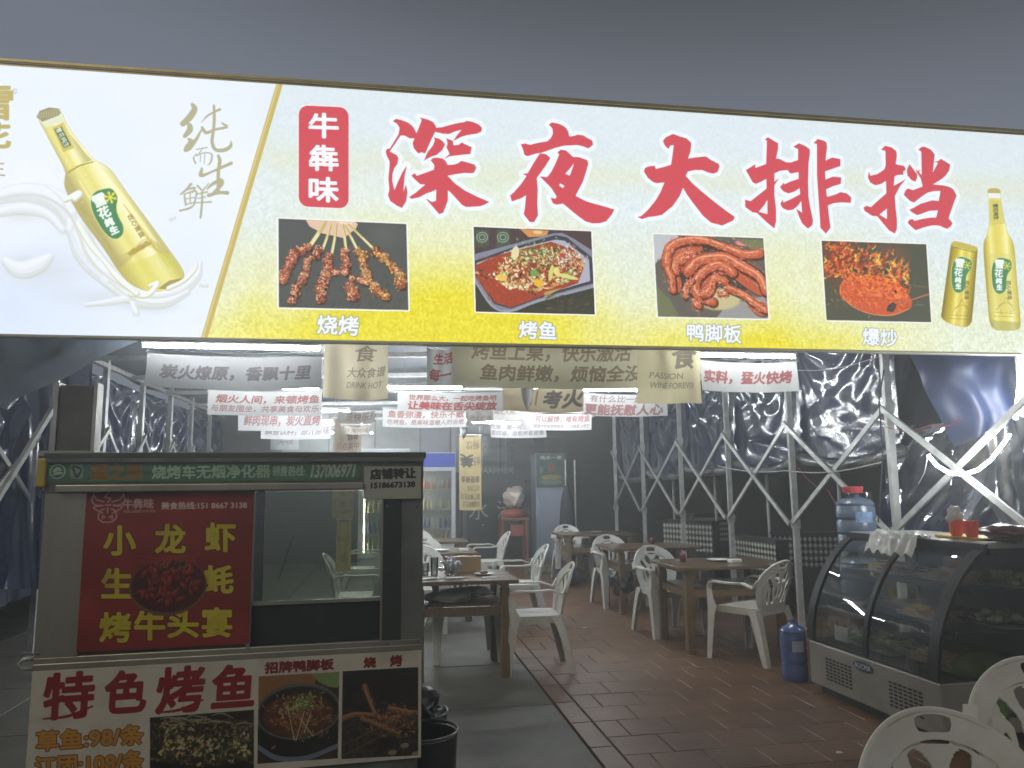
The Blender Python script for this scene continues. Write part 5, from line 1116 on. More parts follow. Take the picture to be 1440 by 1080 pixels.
        L.ribbon([(s_*x,y,z) for x,y,z in zip(xs,ys,zs)],[(w,0,0) for w in ws],[(0,.008,0)]*4); L.ribbon([(s_*(x+w/2-.004),y+w*.4,z) for x,y,z,w in zip(xs,ys,zs,ws)],[(0,w*.8,0) for w in ws],[(.008,0,0)]*4)
        L.build('leg',m,t,smooth=True,autos=40)
    return t
proto=make_chair(chw); kids=[o for o in bpy.data.objects if o.parent==proto]; first=[True]
def place_chair(p,heading,label,group=None):
    if first[0]: o=proto; first[0]=False
    else:
        o=proto.copy(); C.objects.link(o)
        for k in kids: c=k.copy(); C.objects.link(c); c.parent=o
    if isinstance(p,Vector): p=(p.x,p.y)
    o.location=(p[0],p[1],0); o.rotation_euler=(0,0,R(heading-90)); tag(o,label,'chair',group); return o
q=at_z(753,941); place_chair((q.x,q.y+.05),186,'white plastic armchair at the right side of the near left table, seen from its side')
q=at_z(1060,926); place_chair((q.x+.02,q.y+.02),128,'cream plastic armchair seen from behind, beside the dark blue jug on the floor')
place_chair((1.52,7.72),-72,'white plastic armchair facing the camera behind the nearest table on the right')
place_chair((1.28,9.55),-74,'white plastic armchair facing the camera behind the middle table on the right')
place_chair((.90,12.15),-80,'white plastic armchair behind the farthest table on the right, by the pale cabinet')
place_chair((-.42,6.75),-82,'white plastic armchair tucked behind the near left table, its seat visible below the top')
place_chair((-.98,8.0),-86,'white plastic armchair behind the near left table, leftmost of the pair facing the camera')
place_chair((-1.10,9.5),-80,'white armchair facing the camera behind the second left table, before the blue-topped fridge')
place_chair((-1.42,11.2),-84,'white plastic armchair standing directly below the glass door of the blue-topped fridge')
place_chair((.04,8.25),190,'white armchair at the right of the second left table, nearer of two side views')
place_chair((-.38,10.7),192,'white armchair at the right of the farther left table, under the yellow scroll')
place_chair((-1.95,9.9),8,'white plastic armchair seen through the cart window, farther of the two')
place_chair((-1.52,7.5),6,'white plastic armchair seen through the cart window, nearer and lower of the two')
place_chair((1.13,1.88),-94,'near cream armchair at the bottom edge, its round back cut off by the frame')
place_chair((1.76,2.50),-108,'cream armchair at the right edge before the glass case, turned sideways and cut off')
# ================================================================== tables
wood=mat('brown_table_wood',(.125,.078,.034),.32,var=.4,vscale=6,stretch=(1,8,8),coat=.4); wood_l=mat('lighter_leg_wood',(.150,.100,.046),.45,var=.35,vscale=8,stretch=(8,8,1))
def table(name,p,w,d,label,h=.735,yaw=YAW):
    t=empty(name,(p[0],p[1],0),yaw,label=label,cat='table',group='brown dining tables')
    n=max(3,round(d/.17)); 
    for k in range(n): MB().box((0,-d/2+(k+.5)*d/n,h-.014),(w,d/n-.003,.028)).build('plank',wood,t,bevel=.003,seg=1)
    for sx in (-1,1): MB().box((sx*(w/2-.10),0,h-.045),(.05,d-.06,.034)).build('batten',wood_l,t)
    for sx in (-1,1):
        for sy in (-1,1): MB().box((sx*(w/2-.10),sy*(d/2-.075),(h-.062)/2),(.068,.068,h-.062)).build('leg',wood_l,t,bevel=.004,seg=1)
    for sy in (-1,1): MB().box((0,sy*(d/2-.075),.50),(w-.27,.03,.06)).build('rail',wood_l,t)
    for sx in (-1,1): MB().box((sx*(w/2-.10),0,.50),(.03,d-.22,.06)).build('rail',wood_l,t)
    MB().box((0,0,.54),(w-.24,d-.2,.014)).build('under_shelf',wood,t)
    return t
fr_=at_z(711,952); cxy=fr_-ac*(.86/2-.10)+ax*(.74/2-.075); T1=table('dining_table',(cxy.x,cxy.y),.86,.74,'near brown wooden table on the left with a glass, foil ball and saucer')
fl_=at_z(972,919); cA=fl_+ac*(1.06/2-.10)+ax*(.80/2-.075); TA=table('dining_table',(cA.x,cA.y),1.06,.80,'nearest brown wooden table on the right, between two white armchairs')
fl_=at_z(876,864); cB=fl_+ac*(1.06/2-.10)+ax*(.80/2-.075); TB=table('dining_table',(cB.x,cB.y),1.06,.80,'middle brown wooden table on the right with a black bag hung under it')
fl_=at_z(801,824); cC=fl_+ac*(1.15/2-.10)+ax*(.80/2-.075); TC=table('dining_table',(cC.x,cC.y),1.15,.80,'farthest brown wooden table on the right, near the pale cabinet')
T2=table('dining_table',(-.95,8.75),1.0,.8,'second brown wooden table on the left, behind the near one')
T3=table('dining_table',(-1.15,10.45),1.0,.7,'third brown wooden table on the left, mostly hidden by chairs')
# ================================================================== things on and under the tables
def tp(c,a,b,z=.736): p=Vector((c[0],c[1],0))+ac*a+ax*b; return (p.x,p.y,z)
c1=(cxy.x,cxy.y)
def tumbler(p,label,h=.13,r=.032,group=None):
    o=MB().lathe([(0,0),(r*.85,0),(r,h),(r-.002,h),(r*.85-.002,.006),(0,.006)],n=20).build('glass_tumbler',glassmat('tumbler_glass',(.82,.86,.85),.3) if 'tumbler_glass' not in MATS else MATS['tumbler_glass'],smooth=True,autos=50); o.location=p; tag(o,label,'glass',group)
tumbler(tp(c1,-.20,.0),'tall clear glass beside the foil ball on the near left table',.15)
tumbler(tp(c1,-.27,.08),'short clear glass left of the tall one on the near left table',.10)
foil=mat('crinkled_foil',(.65,.66,.68),.18,1.0,bump=.6,bscale=60)
bm=bmesh.new(); bmesh.ops.create_icosphere(bm,subdivisions=4,radius=.085)
for v in bm.verts: v.co*=1+.55*(noise.cell(v.co*38)-.5)*.8+.25*noise.noise(v.co*30); v.co.z*=.8
me=bpy.data.meshes.new('foil_ball'); zmn=min(v.co.z for v in bm.verts); bm.to_mesh(me); bm.free(); me.materials.append(foil); o=bpy.data.objects.new('foil_ball',me); C.objects.link(o); o.location=Vector(tp(c1,-.07,.02))-Vector((0,0,zmn)); tag(o,'crinkled silver foil ball in the middle of the near left table','foil ball')
chm=mat('china',(.70,.70,.67),.2)
t=empty('saucer',tp(c1,.20,-.04),label='white saucer with a dark morsel on the near left table',cat='saucer'); MB().lathe([(0,.004),(.05,.004),(.085,.018),(.087,.02),(.085,.021),(.05,.009),(0,.009)],n=26).build('dish',chm,t,smooth=True,autos=60); oo=crumple('morsel',(0,0,.009),.02,mat('dark_food',(.08,.04,.03),.5),(1.4,1,.6),4); oo.parent=t
for i,(a,b,rz,w,d,lab) in enumerate(((-.05,-.17,.1,.14,.09,'white napkin lying before the foil ball'),(.22,-.21,.05,.12,.045,'narrow white paper slip at the front edge of the near left table, below the saucer'),(-.28,-.18,.5,.18,.10,'crumpled pale paper at the front left corner of the near left table'))):
    def fn(u,v): return Vector(((u-.5)*w,(v-.5)*d,.004+.010*noise.noise(Vector((u*4,v*4,i)))**2))
    o=MB().grid(fn,10,8).build('napkin',mat('paper',(.68,.68,.64),.7),smooth=True,solid=.0015); o.location=tp(c1,a,b,.739); o.rotation_euler=(0,0,YAW+rz); tag(o,lab,'napkin')
o=MB().box((0,0,.11),(.30,.14,.22)).box((0,0,.226),(.31,.15,.012)).build('wooden_box',mat('ply_box',(.34,.23,.11),.5,var=.25,vscale=5),bevel=.003); o.location=(-.17,7.02,.54+.0); 
p_=tp(c1,.06,.27); o.location=(p_[0],p_[1],.737); o.scale=(1,.55,.55); o.rotation_euler=(0,0,YAW-.05); tag(o,'light wooden menu box at the rear edge of the near left table','box')
# cups and plates on the other tables
cb=(cA.x,cA.y); cc=(cB.x,cB.y); cd=(cC.x,cC.y); c2=(-.95,8.75)
def plate(p,lab,r=.09):
    o=MB().lathe([(0,.004),(r*.6,.004),(r,.016),(r,.019),(r*.6,.008),(0,.008)],n=24).build('plate',chm,smooth=True,autos=60); o.location=p; tag(o,lab,'plate')
plate(tp(cd,.05,.05),'white plate on the farthest right-hand table'); plate(tp(c2,.12,-.1),'white plate on the second left table',.10); plate(tp(cb,.02,.05),'thin white plate on the nearest right-hand table',.10)
for i,(c,a,b,lab) in enumerate(((cb,.12,-.1,'small white napkin pack on the nearest right-hand table'),(c2,.36,-.2,'small white card box near the front corner of the second left table'))):
    o=MB().box((0,0,.015),(.11,.07,.03)).build('napkin_pack',mat('paper',(.68,.68,.64),.7),bevel=.004); o.location=tp(c,a,b); o.rotation_euler=(0,0,.3); tag(o,lab,'napkin pack')
bagm=mat('black_bag',(.012,.012,.014),.3,spec=.6)
tag(crumple('black_bag',(cB.x-.36,cB.y-.30,.17),.12,bagm,(1,1,1.2),2,.4),'black plastic bag hanging under the left end of the middle right-hand table','bag')
tag(crumple('black_bag',(cC.x-.42,cC.y-.42,.0),.14,bagm,(1.3,1,.8),6,.4),'black bag dumped on the floor by the farthest right-hand table','bag')
tag(crumple('tissue_scrap',at_z(822,884,.001),.011,mat('paper',(.68,.68,.64),.7),(1.6,1,.5),7,.4,3),'small white scrap of tissue on the brown tiles before the middle right-hand table','tissue')
for k,(a,b,z) in enumerate(((-.1,-.12,.548),(.08,.1,.548))):
    o=crumple('folded_cloth',(0,0,0),.12,mat('grey_cloth',(.30,.31,.31),.8,var=.3),(1.5,.9,.35),k+3,.3); o.location=Vector(tp(c1,a,b,z))+Vector((0,0,.04)); tag(o,['grey cloth on the shelf below the near left table, front one','grey cloth on the shelf below the near left table, rear one'][k],'cloth')
# coiled hose / rope hung from the farthest right table
pc_=Vector(tp(cd,-.50,-.30,.60)); o=MB().tube([pc_+ac*(.10*math.cos(t*.5))+Vector((0,0,.14*math.sin(t*.5)-.02*t*.1)) for t in range(26)],.008,6).build('rope_coil',mat('rope',(.34,.27,.17),.7),smooth=True); tag(o,'pale rope coiled and hung at the left end of the farthest right-hand table','rope')
# ---- water jugs
bluem=glassmat('blue_polycarbonate',(.30,.45,.75),.25,.08)
jugm=mat('blue_jug',(.06,.10,.26),.18,var=.2,spec=.7,coat=.5); jugl=mat('pale_blue_jug',(.10,.14,.20),.25,var=.25,spec=.6)
def jug(p,r,h,m,label,label_m=None,neck=True):
    t=empty('water_jug',p,label=label,cat='water jug')
    pr=[(0,0),(r*.9,0),(r,.02)]
    for k in range(3): z0=.04+k*h*.25; pr+=[(r,z0),(r,z0+h*.16),(r*.94,z0+h*.19),(r*.94,z0+h*.21),(r,z0+h*.235)]
    pr+=[(r,h*.80),(r*.85,h*.88),(r*.35,h*.93),(r*.25,h*.95),(r*.25,h),(0,h)]
    MB().lathe(pr,n=28).build('jug_body',m,t,smooth=True,autos=50)
    if label_m: 
        mb=MB(); 
        vs=[(1.012*r*math.cos(a),1.012*r*math.sin(a),z) for z in (h*.50,h*.68) for a in [R(-115+k*6) for k in range(10)]]; mb.add(vs,[(k,k+1,k+11,k+10) for k in range(9)]); mb.build('paper_label',label_m,t)
    return t
q=at_z(1122,958); jug((q.x,q.y+.05,0),.095,.43,jugm,'dark blue water jug standing on the floor between the armchair and the glass case',mat('jug_label',(.30,.36,.46),.5))
pj=at_y(1203,720,6.05); z0=.92
jug((pj.x,6.05,z0),.145,.45,jugl,'pale blue water jug with a label, standing high behind the glass case',mat('jug_label2',(.22,.34,.55),.5,var=.4,vscale=20))
jug((pj.x,6.05,z0-.47),.145,.47,jugl,'lower pale blue water jug under the labelled one behind the glass case')
o=MB().box((0,0,.222),(.36,.36,.444)).build('jug_stand',wd_r,bevel=.006); o.location=(pj.x,6.05,0); tag(o,'low brown stand under the stacked water jugs behind the glass case','stand')
o=MB().lathe([(0,0),(.07,0),(.08,.045),(.074,.05),(.0,.05)],n=20).build('red_lid',mat('red_plastic',(.50,.06,.07),.35),smooth=True,autos=50); o.location=(pj.x-.02,6.03,z0+.452); tag(o,'round red plastic lid on top of the upper water jug','lid')
o=MB().lathe([(0,0),(.05,0),(.058,.07),(.054,.07),(.047,.005),(0,.005)],n=20).build('clear_cup',MATS['tumbler_glass'],smooth=True,autos=50); o.location=(pj.x+.115,6.05,z0+.40); o.scale=(.7,.7,.8); tag(o,'small clear cup beside the red lid on the upper water jug','cup')
# ---- bins right of the cart
binm=mat('dark_bin',(.035,.036,.036),.5,var=.3,spec=.5); rimm=mat('bin_rim',(.10,.105,.10),.4)
def bin_(px,py,z,r,label):
    q=at_z(px,py,z); t=empty('bin',(q.x,q.y,0),label=label,cat='bin')
    MB().lathe([(0,0),(r*.8,0),(r*.82,.01),(r*.98,z-.01),(r*.95,z-.01),(r*.78,.02),(0,.02)],n=28).build('bin_body',binm,t,smooth=True,autos=50)
    MB().tube([(r*math.cos(a),r*math.sin(a),z) for a in [k*math.pi/14 for k in range(28)]],.006,7,closed=True).build('bin_rim',rimm,t,smooth=True)
    return t,q
bin_(596,1027,.50,.135,'nearer dark round bin at the right foot of the cart'); t_,q_=bin_(585,1001,.50,.135,'farther dark round bin by the cart, with a black bag in it')
tag(crumple('bin_bag',(q_.x,q_.y,.40),.10,bagm,(1,1,.7),9,.5),'black liner bag bunched inside the farther bin by the cart','bag')
# ================================================================== tube lights
tubm=mat('lit_tube',(.9,.9,.9),emit=(.93,.97,1.0),estr=160.0)
tubm.cycles.emission_sampling='FRONT_BACK'
def tube(cx,cy,z,ln,label,yaw=None,grp='tube lights under the tent roof'):
    t=empty('tube_light',(cx,cy,z),YAW if yaw is None else yaw,label=label,cat='tube light',group=grp)
    MB().box((0,0,.032),(ln,.035,.03)).build('fitting',mat('white_fitting',(.6,.6,.6),.4),t)
    MB().tube([(-ln/2+.01,0,0),(ln/2-.01,0,0)],.013,10).build('tube',tubm,t,smooth=True)
    for s in (-1,1): MB().tube([(s*ln*.3,0,.045),(s*ln*.3,0,.42)],.002,5).build('hanger',galv,t)
    return t
def tube_px(px0,py0,px1,py1,z,label):
    a=at_z(px0,py0,z); b=at_z(px1,py1,z); c=(a+b)/2; d=b-a; L=min(1.25,d.length) if d.length<1.6 else 1.2
    tube(c.x,c.y,z,L if L>.8 else 1.2,label,math.atan2(d.y,d.x) if abs(math.atan2(d.y,d.x))<.35 else YAW)
def tube_c(px,py,d,label):
    p=at_y(px,py,d); tube(p.x,p.y,p.z,1.2,label)
tube_c(328,488,5.2,'bright tube light above the big grey banner at the front left')
tube_c(371,546,8.3,'bright tube light above the white banner with red writing at the left, second row')
tube_c(1024,500,6.15,'bright tube light at the front right, above the banner about fierce fire')
tube_c(824,548,8.4,'bright tube light in the middle right, over the banner about comforting hearts')
tube_c(571,545,7.9,'thin bright tube light over the centre banner about flavour on the tip of the tongue')
tube(-2.75,9.9,2.47,1.2,'third tube light of the left row, largely hidden by banners')
tube(-3.0,12.0,2.47,1.2,'fourth tube light of the left row, deep inside the tent')
tube(-3.2,14.0,2.47,1.2,'last tube light of the left row, near the rear wall')
tube(-.9,9.8,2.50,1.2,'tube light deep in the centre row behind the stacked banners')
tube(-1.3,11.9,2.50,1.2,'farther tube light of the centre row with a pale glow on the roof')
tube(-.05,12.1,2.47,1.2,'small looking tube light over the banner corner before the yellow scroll')
tube(.55,9.9,2.52,1.2,'tube light hidden behind the comforting-hearts banner')
# LED strip sagging on the right, and an upright tube at the right edge
pts=[(1305,640),(1318,655),(1335,665),(1355,667),(1375,661),(1392,648),(1405,632),(1420,611)]
cur=[at_y(x,y,5.3-.02*i) for i,(x,y) in enumerate(pts)]
o=empty('led_strip',cur[0],label='white glowing light strip sagging in a curve below the blue sheet at the right',cat='light strip')
fine=[]
for i in range(len(cur)-1):
    for k in range(4): fine.append(cur[i].lerp(cur[i+1],k/4)-cur[0])
fine.append(cur[-1]-cur[0])
MB().tube(fine,.010,8).build('strip',tubm,o,smooth=True)
MB().tube([fine[0],fine[0]+Vector((.10,.25,-.12)),fine[0]+Vector((.13,.4,-.2))],.003,5).build('cable',mat('white_cable',(.5,.5,.5),.5),o)
a=at_y(1428,585,5.55); b=at_y(1438,510,5.6); o=empty('edge_tube',a,label='upright bright tube at the right edge of the picture beside the blue sheet',cat='tube light')
MB().tube([(0,0,-.02),b-a+Vector((.02,0,.1))],.015,10).build('tube',tubm,o,smooth=True); MB().box((b-a)/2+Vector((.05,.05,.1)),(.03,.03,.6)).build('fitting',mat('white_fitting',(.6,.6,.6),.4),o)
# ================================================================== hanging printed sheets
def banner(name,px0,px1,ybot,ytop,dist,bg,lines,label,yaw=YAW,wave=.02,grp='paper banners hung under the roof',ppm=560,cat='banner',rot=0,over=0,skew=0,tr_=.25):
    """px0,px1,ytop,ybot frame the sheet in the photo; dist = metres into the scene at its left end"""
    n=Vector((math.sin(yaw),-math.cos(yaw),0)); base=at_y(px0,ybot,dist)
    BL=base; BR=at_plane(px1,ybot,base,n); TL=at_plane(px0,ytop,base,n); BR.z=BL.z
    U=(BR-BL); w=U.length; h=TL.z-BL.z+over; u=U.normalized()
    W_,H_=int(w*ppm),int(h*ppm); cv=Canvas(W_,H_,bg)
    nz=vnoise(H_,W_,60,int(px0)+3,3)[:,:,None]; cv.a[:]+= (nz-.5)*14
    for (s,x0,y0,x1,y1,col,bold) in lines:
        sl=(y1-y0)*H_*.16 if rot==0 else 0
        q=[(x0*W_+sl,y0*H_),(x1*W_+sl,y0*H_),(x1*W_,y1*H_),(x0*W_,y1*H_)]
        if rot==180: q=[(x1*W_,y1*H_),(x0*W_,y1*H_),(x0*W_,y0*H_),(x1*W_,y0*H_)]
        if rot==90: q=[(x1*W_,y0*H_),(x1*W_,y1*H_),(x0*W_,y1*H_),(x0*W_,y0*H_)]
        cv.text(s,q,col,bold=bold*.011*min(abs(y1-y0)*H_,40+.3*abs(y1-y0)*H_),raw=True)
    cv.a=cv.a*.66+48
    ph=px0*.7
    t=empty(name,BL,math.atan2(u.y,u.x),label=label,cat=cat,group=grp)
    m=printmat(name+'_%d'%px0,cv.image(name+'_%d'%px0),rough=.55)
    # thin sheet lets the light behind it through
    b=m.node_tree.nodes['Principled BSDF']; b.inputs['Transmission Weight'].default_value=0
    tr=m.node_tree.nodes.new('ShaderNodeBsdfTranslucent'); mx=m.node_tree.nodes.new('ShaderNodeMixShader'); out=m.node_tree.nodes['Material Output']; img=[x for x in m.node_tree.nodes if x.type=='TEX_IMAGE'][0]
    mx.inputs[0].default_value=.62 if bg[2]<185 else tr_; m.node_tree.links.new(img.outputs[0],tr.inputs[0]); m.node_tree.links.new(b.outputs[0],mx.inputs[1]); m.node_tree.links.new(tr.outputs[0],mx.inputs[2]); m.node_tree.links.new(mx.outputs[0],out.inputs[0])
    d=lambda u_,v_: Vector((0,wave*math.sin(u_*5+ph+v_*1.5)*(1.1-v_)+wave*.4*math.sin(u_*13+ph),-.010*math.sin(math.pi*u_)*(1+v_)))
    quad_uv('printed_sheet',(0,0,h),(w+skew,0,h),(0,0,0),(w,0,0),m,parent=t,nu=24,nv=8,disp=d)
    MB().tube([(-.01,0,h+.004),(w+.01,0,h+.004)],.006,6).build('hanging_rod',mat('white_fitting',(.6,.6,.6),.4),t)
    for q in (.06,.94): MB().tube([(w*q,0,h+.006),(w*q,0,2.80-BL.z if 2.80-BL.z>h+.01 else h+.2)],.0015,4).build('string',mat('string',(.5,.5,.5),.7),t)
    return t
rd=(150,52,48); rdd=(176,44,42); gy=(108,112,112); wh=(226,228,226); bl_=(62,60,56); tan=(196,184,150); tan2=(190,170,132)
banner('paper_banner',205,452,544,496,4.97,(222,224,226),[('炭火燎原，香飘十里',.07,.30,.93,.72,(128,118,122),4)],'large grey paper banner at the front left reading about charcoal fire',wave=.03,tr_=.12)
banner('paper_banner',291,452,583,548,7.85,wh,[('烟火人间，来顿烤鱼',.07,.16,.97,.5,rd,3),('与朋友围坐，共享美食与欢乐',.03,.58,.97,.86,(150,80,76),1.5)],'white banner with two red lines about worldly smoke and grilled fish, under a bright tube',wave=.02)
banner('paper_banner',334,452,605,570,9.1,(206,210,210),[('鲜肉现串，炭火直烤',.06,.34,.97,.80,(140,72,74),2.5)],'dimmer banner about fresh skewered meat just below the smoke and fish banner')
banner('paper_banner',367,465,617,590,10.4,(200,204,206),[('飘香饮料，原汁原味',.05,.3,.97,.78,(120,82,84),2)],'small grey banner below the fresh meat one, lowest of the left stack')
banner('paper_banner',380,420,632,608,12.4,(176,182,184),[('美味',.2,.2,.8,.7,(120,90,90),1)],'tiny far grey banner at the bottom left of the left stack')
banner('paper_banner',600,636,540,488,6.0,wh,[('生活',.25,.12,1.0,.42,rdd,3),('每一',.08,.55,.9,.88,rdd,3)],'narrow white banner with red strokes left of the big tan banner',yaw=YAW)
banner('paper_banner',636,925,543,470,5.7,(236,228,180),[('烤鱼上桌，快乐激活',.09,.08,.86,.46,(150,126,90),3),('鱼肉鲜嫩，烦恼全没',.13,.54,.91,.86,(140,116,84),3.4)],'big tan banner in two lines about tender fish flesh, right behind the light box',wave=.025)
banner('paper_banner',455,545,560,475,5.9,(230,216,170),[('食',.45,.08,.8,.35,(126,110,80),1.5),('大众食谱',.35,.45,.95,.62,(126,108,84),1.2),('DRINK HOT',.35,.70,.9,.8,(130,112,84),.8)],'crumpled tan sheet hanging left of centre behind the light box, faint print',wave=.05)
banner('paper_banner',559,708,577,549,7.55,wh,[('世界那么大，一起吃烤鱼吧',.10,.16,.93,.44,rd,2.5),('让美味在舌尖绽放',.09,.5,.93,.92,rdd,4.5)],'white centre banner with two bold red lines about flavour on the tongue',wave=.015)
banner('paper_banner',538,655,600,574,9.0,wh,[('鱼香弥漫，快乐不散',.06,.08,.97,.48,(156,72,70),2.5),('吃烤鱼，是美味温暖人的治愈',.05,.56,.97,.86,(140,88,84),1.4)],'white banner about drifting fish aroma, directly below the centre banner')
banner('paper_banner',475,527,594,577,7.0,(214,212,200),[('是快乐！',.2,.1,.9,.8,(150,100,90),1.6)],'small slanted white banner with an exclamation left of the fish aroma banner')
banner('paper_banner',480,521,610,598,8.2,(206,200,186),[('很美特味',.1,.2,.9,.8,(130,100,84),1.4)],'tiny white strip below the exclamation banner')
banner('tan_scroll',468,508,636,588,8.3,(196,176,148),[('福',.45,.2,.85,.6,(84,64,60),3),('乐在其中',.1,.7,.9,.9,(130,90,80),1)],'small tan sheet with a dark brush character above the cart roof')
banner('paper_banner',690,762,592,569,9.6,(214,212,204),[('烟火人间，一口入魂',.06,.15,.97,.55,(120,80,80),1.8)],'white banner half hidden behind the tan sheet right of centre')
banner('tan_scroll',706,820,578,543,6.9,(204,186,140),[('考火',.50,.10,.98,.80,(66,58,52),6),('|||',.28,.1,.42,.7,(110,92,66),1)],'torn tan sheet lying sideways with two thick black brush characters',wave=.05)
banner('paper_banner',732,832,604,580,8.7,(216,216,214),[('可以解馋，唯有烤鱼',.2,.10,.97,.52,(128,66,70),2.5),('随意拌炭香喷喷鱼肉，一口就爱上吃它',.18,.64,.97,.86,(104,84,84),1)],'white banner about satisfying cravings right of the torn tan sheet')
banner('paper_banner',690,768,615,594,11.6,wh,[('吃鱼，是一件幸福的事',.0,.1,.95,.42,(110,90,96),1.3),('香四溢，治愈所有疲惫',.0,.5,.95,.85,(104,86,96),1.5)],'bright white banner deep in the tent, lowest right of centre')
banner('paper_banner',815,938,584,552,8.05,(216,216,214),[('有什么比一盘',.12,.05,.72,.36,(126,100,100),2.5),('更能抚慰人心',.05,.46,.94,.94,(146,80,80),4.5)],'white banner about comforting hearts, under the bright tube right of centre')
banner('tan_scroll',900,990,566,478,5.5,(232,218,164),[('食',.5,.05,.9,.42,(116,104,84),5),('PASSION',.15,.5,.65,.6,(130,116,90),1),('WINE FOREVER',.15,.66,.85,.76,(130,116,90),1)],'tan sheet with a brown lower edge overlapping the right end of the big banner',wave=.05)
banner('paper_banner',986,1122,549,506,5.85,(216,218,214),[('实料，猛火快烤',.03,.30,.92,.72,rd,3.5)],'white banner at the front right in red writing about fierce fire and quick grilling',wave=.02)
banner('paper_banner',656,694,592,574,8.2,(190,186,176),[('很久怀味',.1,.5,.9,.9,(110,90,84),1.2)],'small crumpled greyish sheet right of the fish aroma banner',wave=.04)
# white pointed pennant
def pennant(px,py0,py1,wpx,dist,label,m):
    a=at_y(px-wpx/2,py0,dist); b=at_y(px+wpx/2,py0,dist); c=at_y(px,py1,dist); o=empty('pennant',a,label=label,cat='pennant')
    vs=[];n_=8
    for j in range(n_+1):
        t=j/n_; half=(b-a).x/2*(1-t**1.8); mid=(a+b)/2-a; z=(c-a).z*t
        vs+=[(mid.x-half,.012*math.sin(j),z),(mid.x,-.02+.012*math.sin(j),z),(mid.x+half,.012*math.sin(j),z)]
    fs=[(3*j+k,3*j+k+1,3*j+k+4,3*j+k+3) for j in range(n_) for k in (0,1)]; MB().add(vs,fs).build('cloth',m,o,smooth=True,solid=.002)
pennant(741,545,578,18,6.7,'white pointed pennant hanging over the torn tan sheet',mat('pennant_white',(.6,.62,.6),.6)); pennant(652,600,618,12,8.1,'small grey pointed pennant above the yellow scroll',mat('pennant_grey',(.4,.42,.42),.6))
banner('yellow_scroll',646,677,717,612,10.2,(214,190,122),[('美',.05,.25,.62,.42,(44,42,40),5),('食乐',.62,.28,.95,.40,(120,100,60),2),('畅饮',.30,.06,.9,.18,(120,100,66),2),('享受美食',.08,.54,.92,.63,(70,60,46),2.2),('HOT DRINK',.35,.67,.9,.74,(110,96,66),1),('精了嘛呀生活',.08,.78,.92,.86,(96,80,56),1.2),('幸福嘛呀生活',.15,.88,.92,.96,(96,80,56),1.2)],'long yellow vertical scroll with an upside-down black brush character, right of the blue-topped fridge',rot=180,wave=.01,ppm=600,grp='yellow scrolls')
banner('yellow_scroll',466,497,729,660,6.2,(200,178,128),[('享受美食',.08,.06,.92,.22,(120,80,56),2),('HOT DRINK',.35,.4,.9,.5,(140,110,80),1),('精了嘛呀生活',.08,.6,.92,.75,(130,100,70),1.2),('幸福嘛呀生活',.15,.8,.92,.9,(130,100,70),1.2)],'tan scroll seen through the cart window under the green strip',rot=180,wave=.01,ppm=600,grp='yellow scrolls')
banner('yellow_scroll',472,493,803,731,6.5,(190,166,62),[('精了嘛呀',.08,.3,.92,.4,(120,100,40),1),('美',.3,.6,.7,.8,(120,100,40),1.5)],'plain mustard yellow scroll seen through the cart window below the tan one',rot=180,wave=.01,ppm=600,grp='yellow scrolls')
# ================================================================== loose sheets at both front corners
fold_dir=lambda q:q[0]>.75
def tri_sheet(name,pts,dists,m,label,cat,amp=.02,fold_v=(1,0),nu=40,nv=40,freq=30,grp=None):
    P=[at_y(x,y,d) for (x,y),d in zip(pts,dists)]
    def fn(u,v):
        p=(P[0]*(1-u)+P[1]*u)*(1-v)+(P[3]*(1-u)+P[2]*u)*v
        w=fold(u,v,2.2,2.2,amp,freq,'vert' if fold_dir(fold_v) else 'diag') if m is tarp_m or 'film' in label else amp*(math.sin((u*fold_v[0]+v*fold_v[1])*freq+noise.noise(p*3)*4)*.6+noise.noise(p*5))
        return p+Vector((0,w,0))
    o=MB().grid(fn,nu,nv).build(name,m,smooth=True); return tag(o,label,cat,grp)
bl_t=mat('blue_sheet',(.012,.020,.055),.45,var=.3,vscale=2,spec=.3)
tri_sheet('blue_sheet',[(1262,470),(1500,440),(1500,560),(1345,628)],[5.9,6.0,5.8,5.75],bl_t,'dark blue sheet pulled back diagonally under the right end of the light box','tarpaulin',.03,(1,.2),freq=16)
cl_=glassmat('milky_plastic',(.80,.83,.83),.10,.30)
tri_sheet('clear_curtain',[(1345,624),(1500,560),(1540,860),(1436,790)],[5.7,5.75,5.3,5.35],cl_,'clear plastic curtain gathered in streaky folds at the right edge','plastic curtain',.02,(1,.25),freq=26,nu=90)
tri_sheet('clear_curtain',[(1240,600),(1420,590),(1440,760),(1250,760)],[6.5,5.6,5.5,6.4],glassmat('clear_film',(.78,.82,.84),.20,.10),'clear wrinkled plastic film behind the glowing strip on the right','plastic curtain',.05,(.6,.8),freq=14,nu=60)
tri_sheet('dark_tarpaulin',[(1236,440),(1500,430),(1500,790),(1240,770)],[7.3,6.3,6.3,7.2],tarp_m,'dark glossy tarpaulin wall behind the clear film at the far right','tarpaulin',.06,(.7,.9),freq=9,nu=80,nv=60)
tri_sheet('awning_flap',[(-60,440),(215,468),(60,545),(-60,590)],[5.2,5.4,5.3,5.1],mat('grey_blue_fabric',(.13,.16,.20),.6,var=.2,vscale=3,bump=.4,bscale=15),'grey blue awning flap sagging under the left end of the light box','awning',.03,(.3,1),freq=6)
tri_sheet('side_tarpaulin',[(-80,520),(128,505),(118,830),(-80,830)],[6.4,7.0,6.9,6.3],tarp_m,'glossy creased dark tarpaulin at the far left beside the cart','tarpaulin',.07,(.8,.5),freq=10,nu=80,nv=80)
a=at_y(-30,745,5.6); b=at_y(74,575,6.1); o=MB().bar(a,b,.045,.03).build('loose_brace',galv); tag(o,'bright steel bar slanting up beside the cart at the left edge','steel bar')
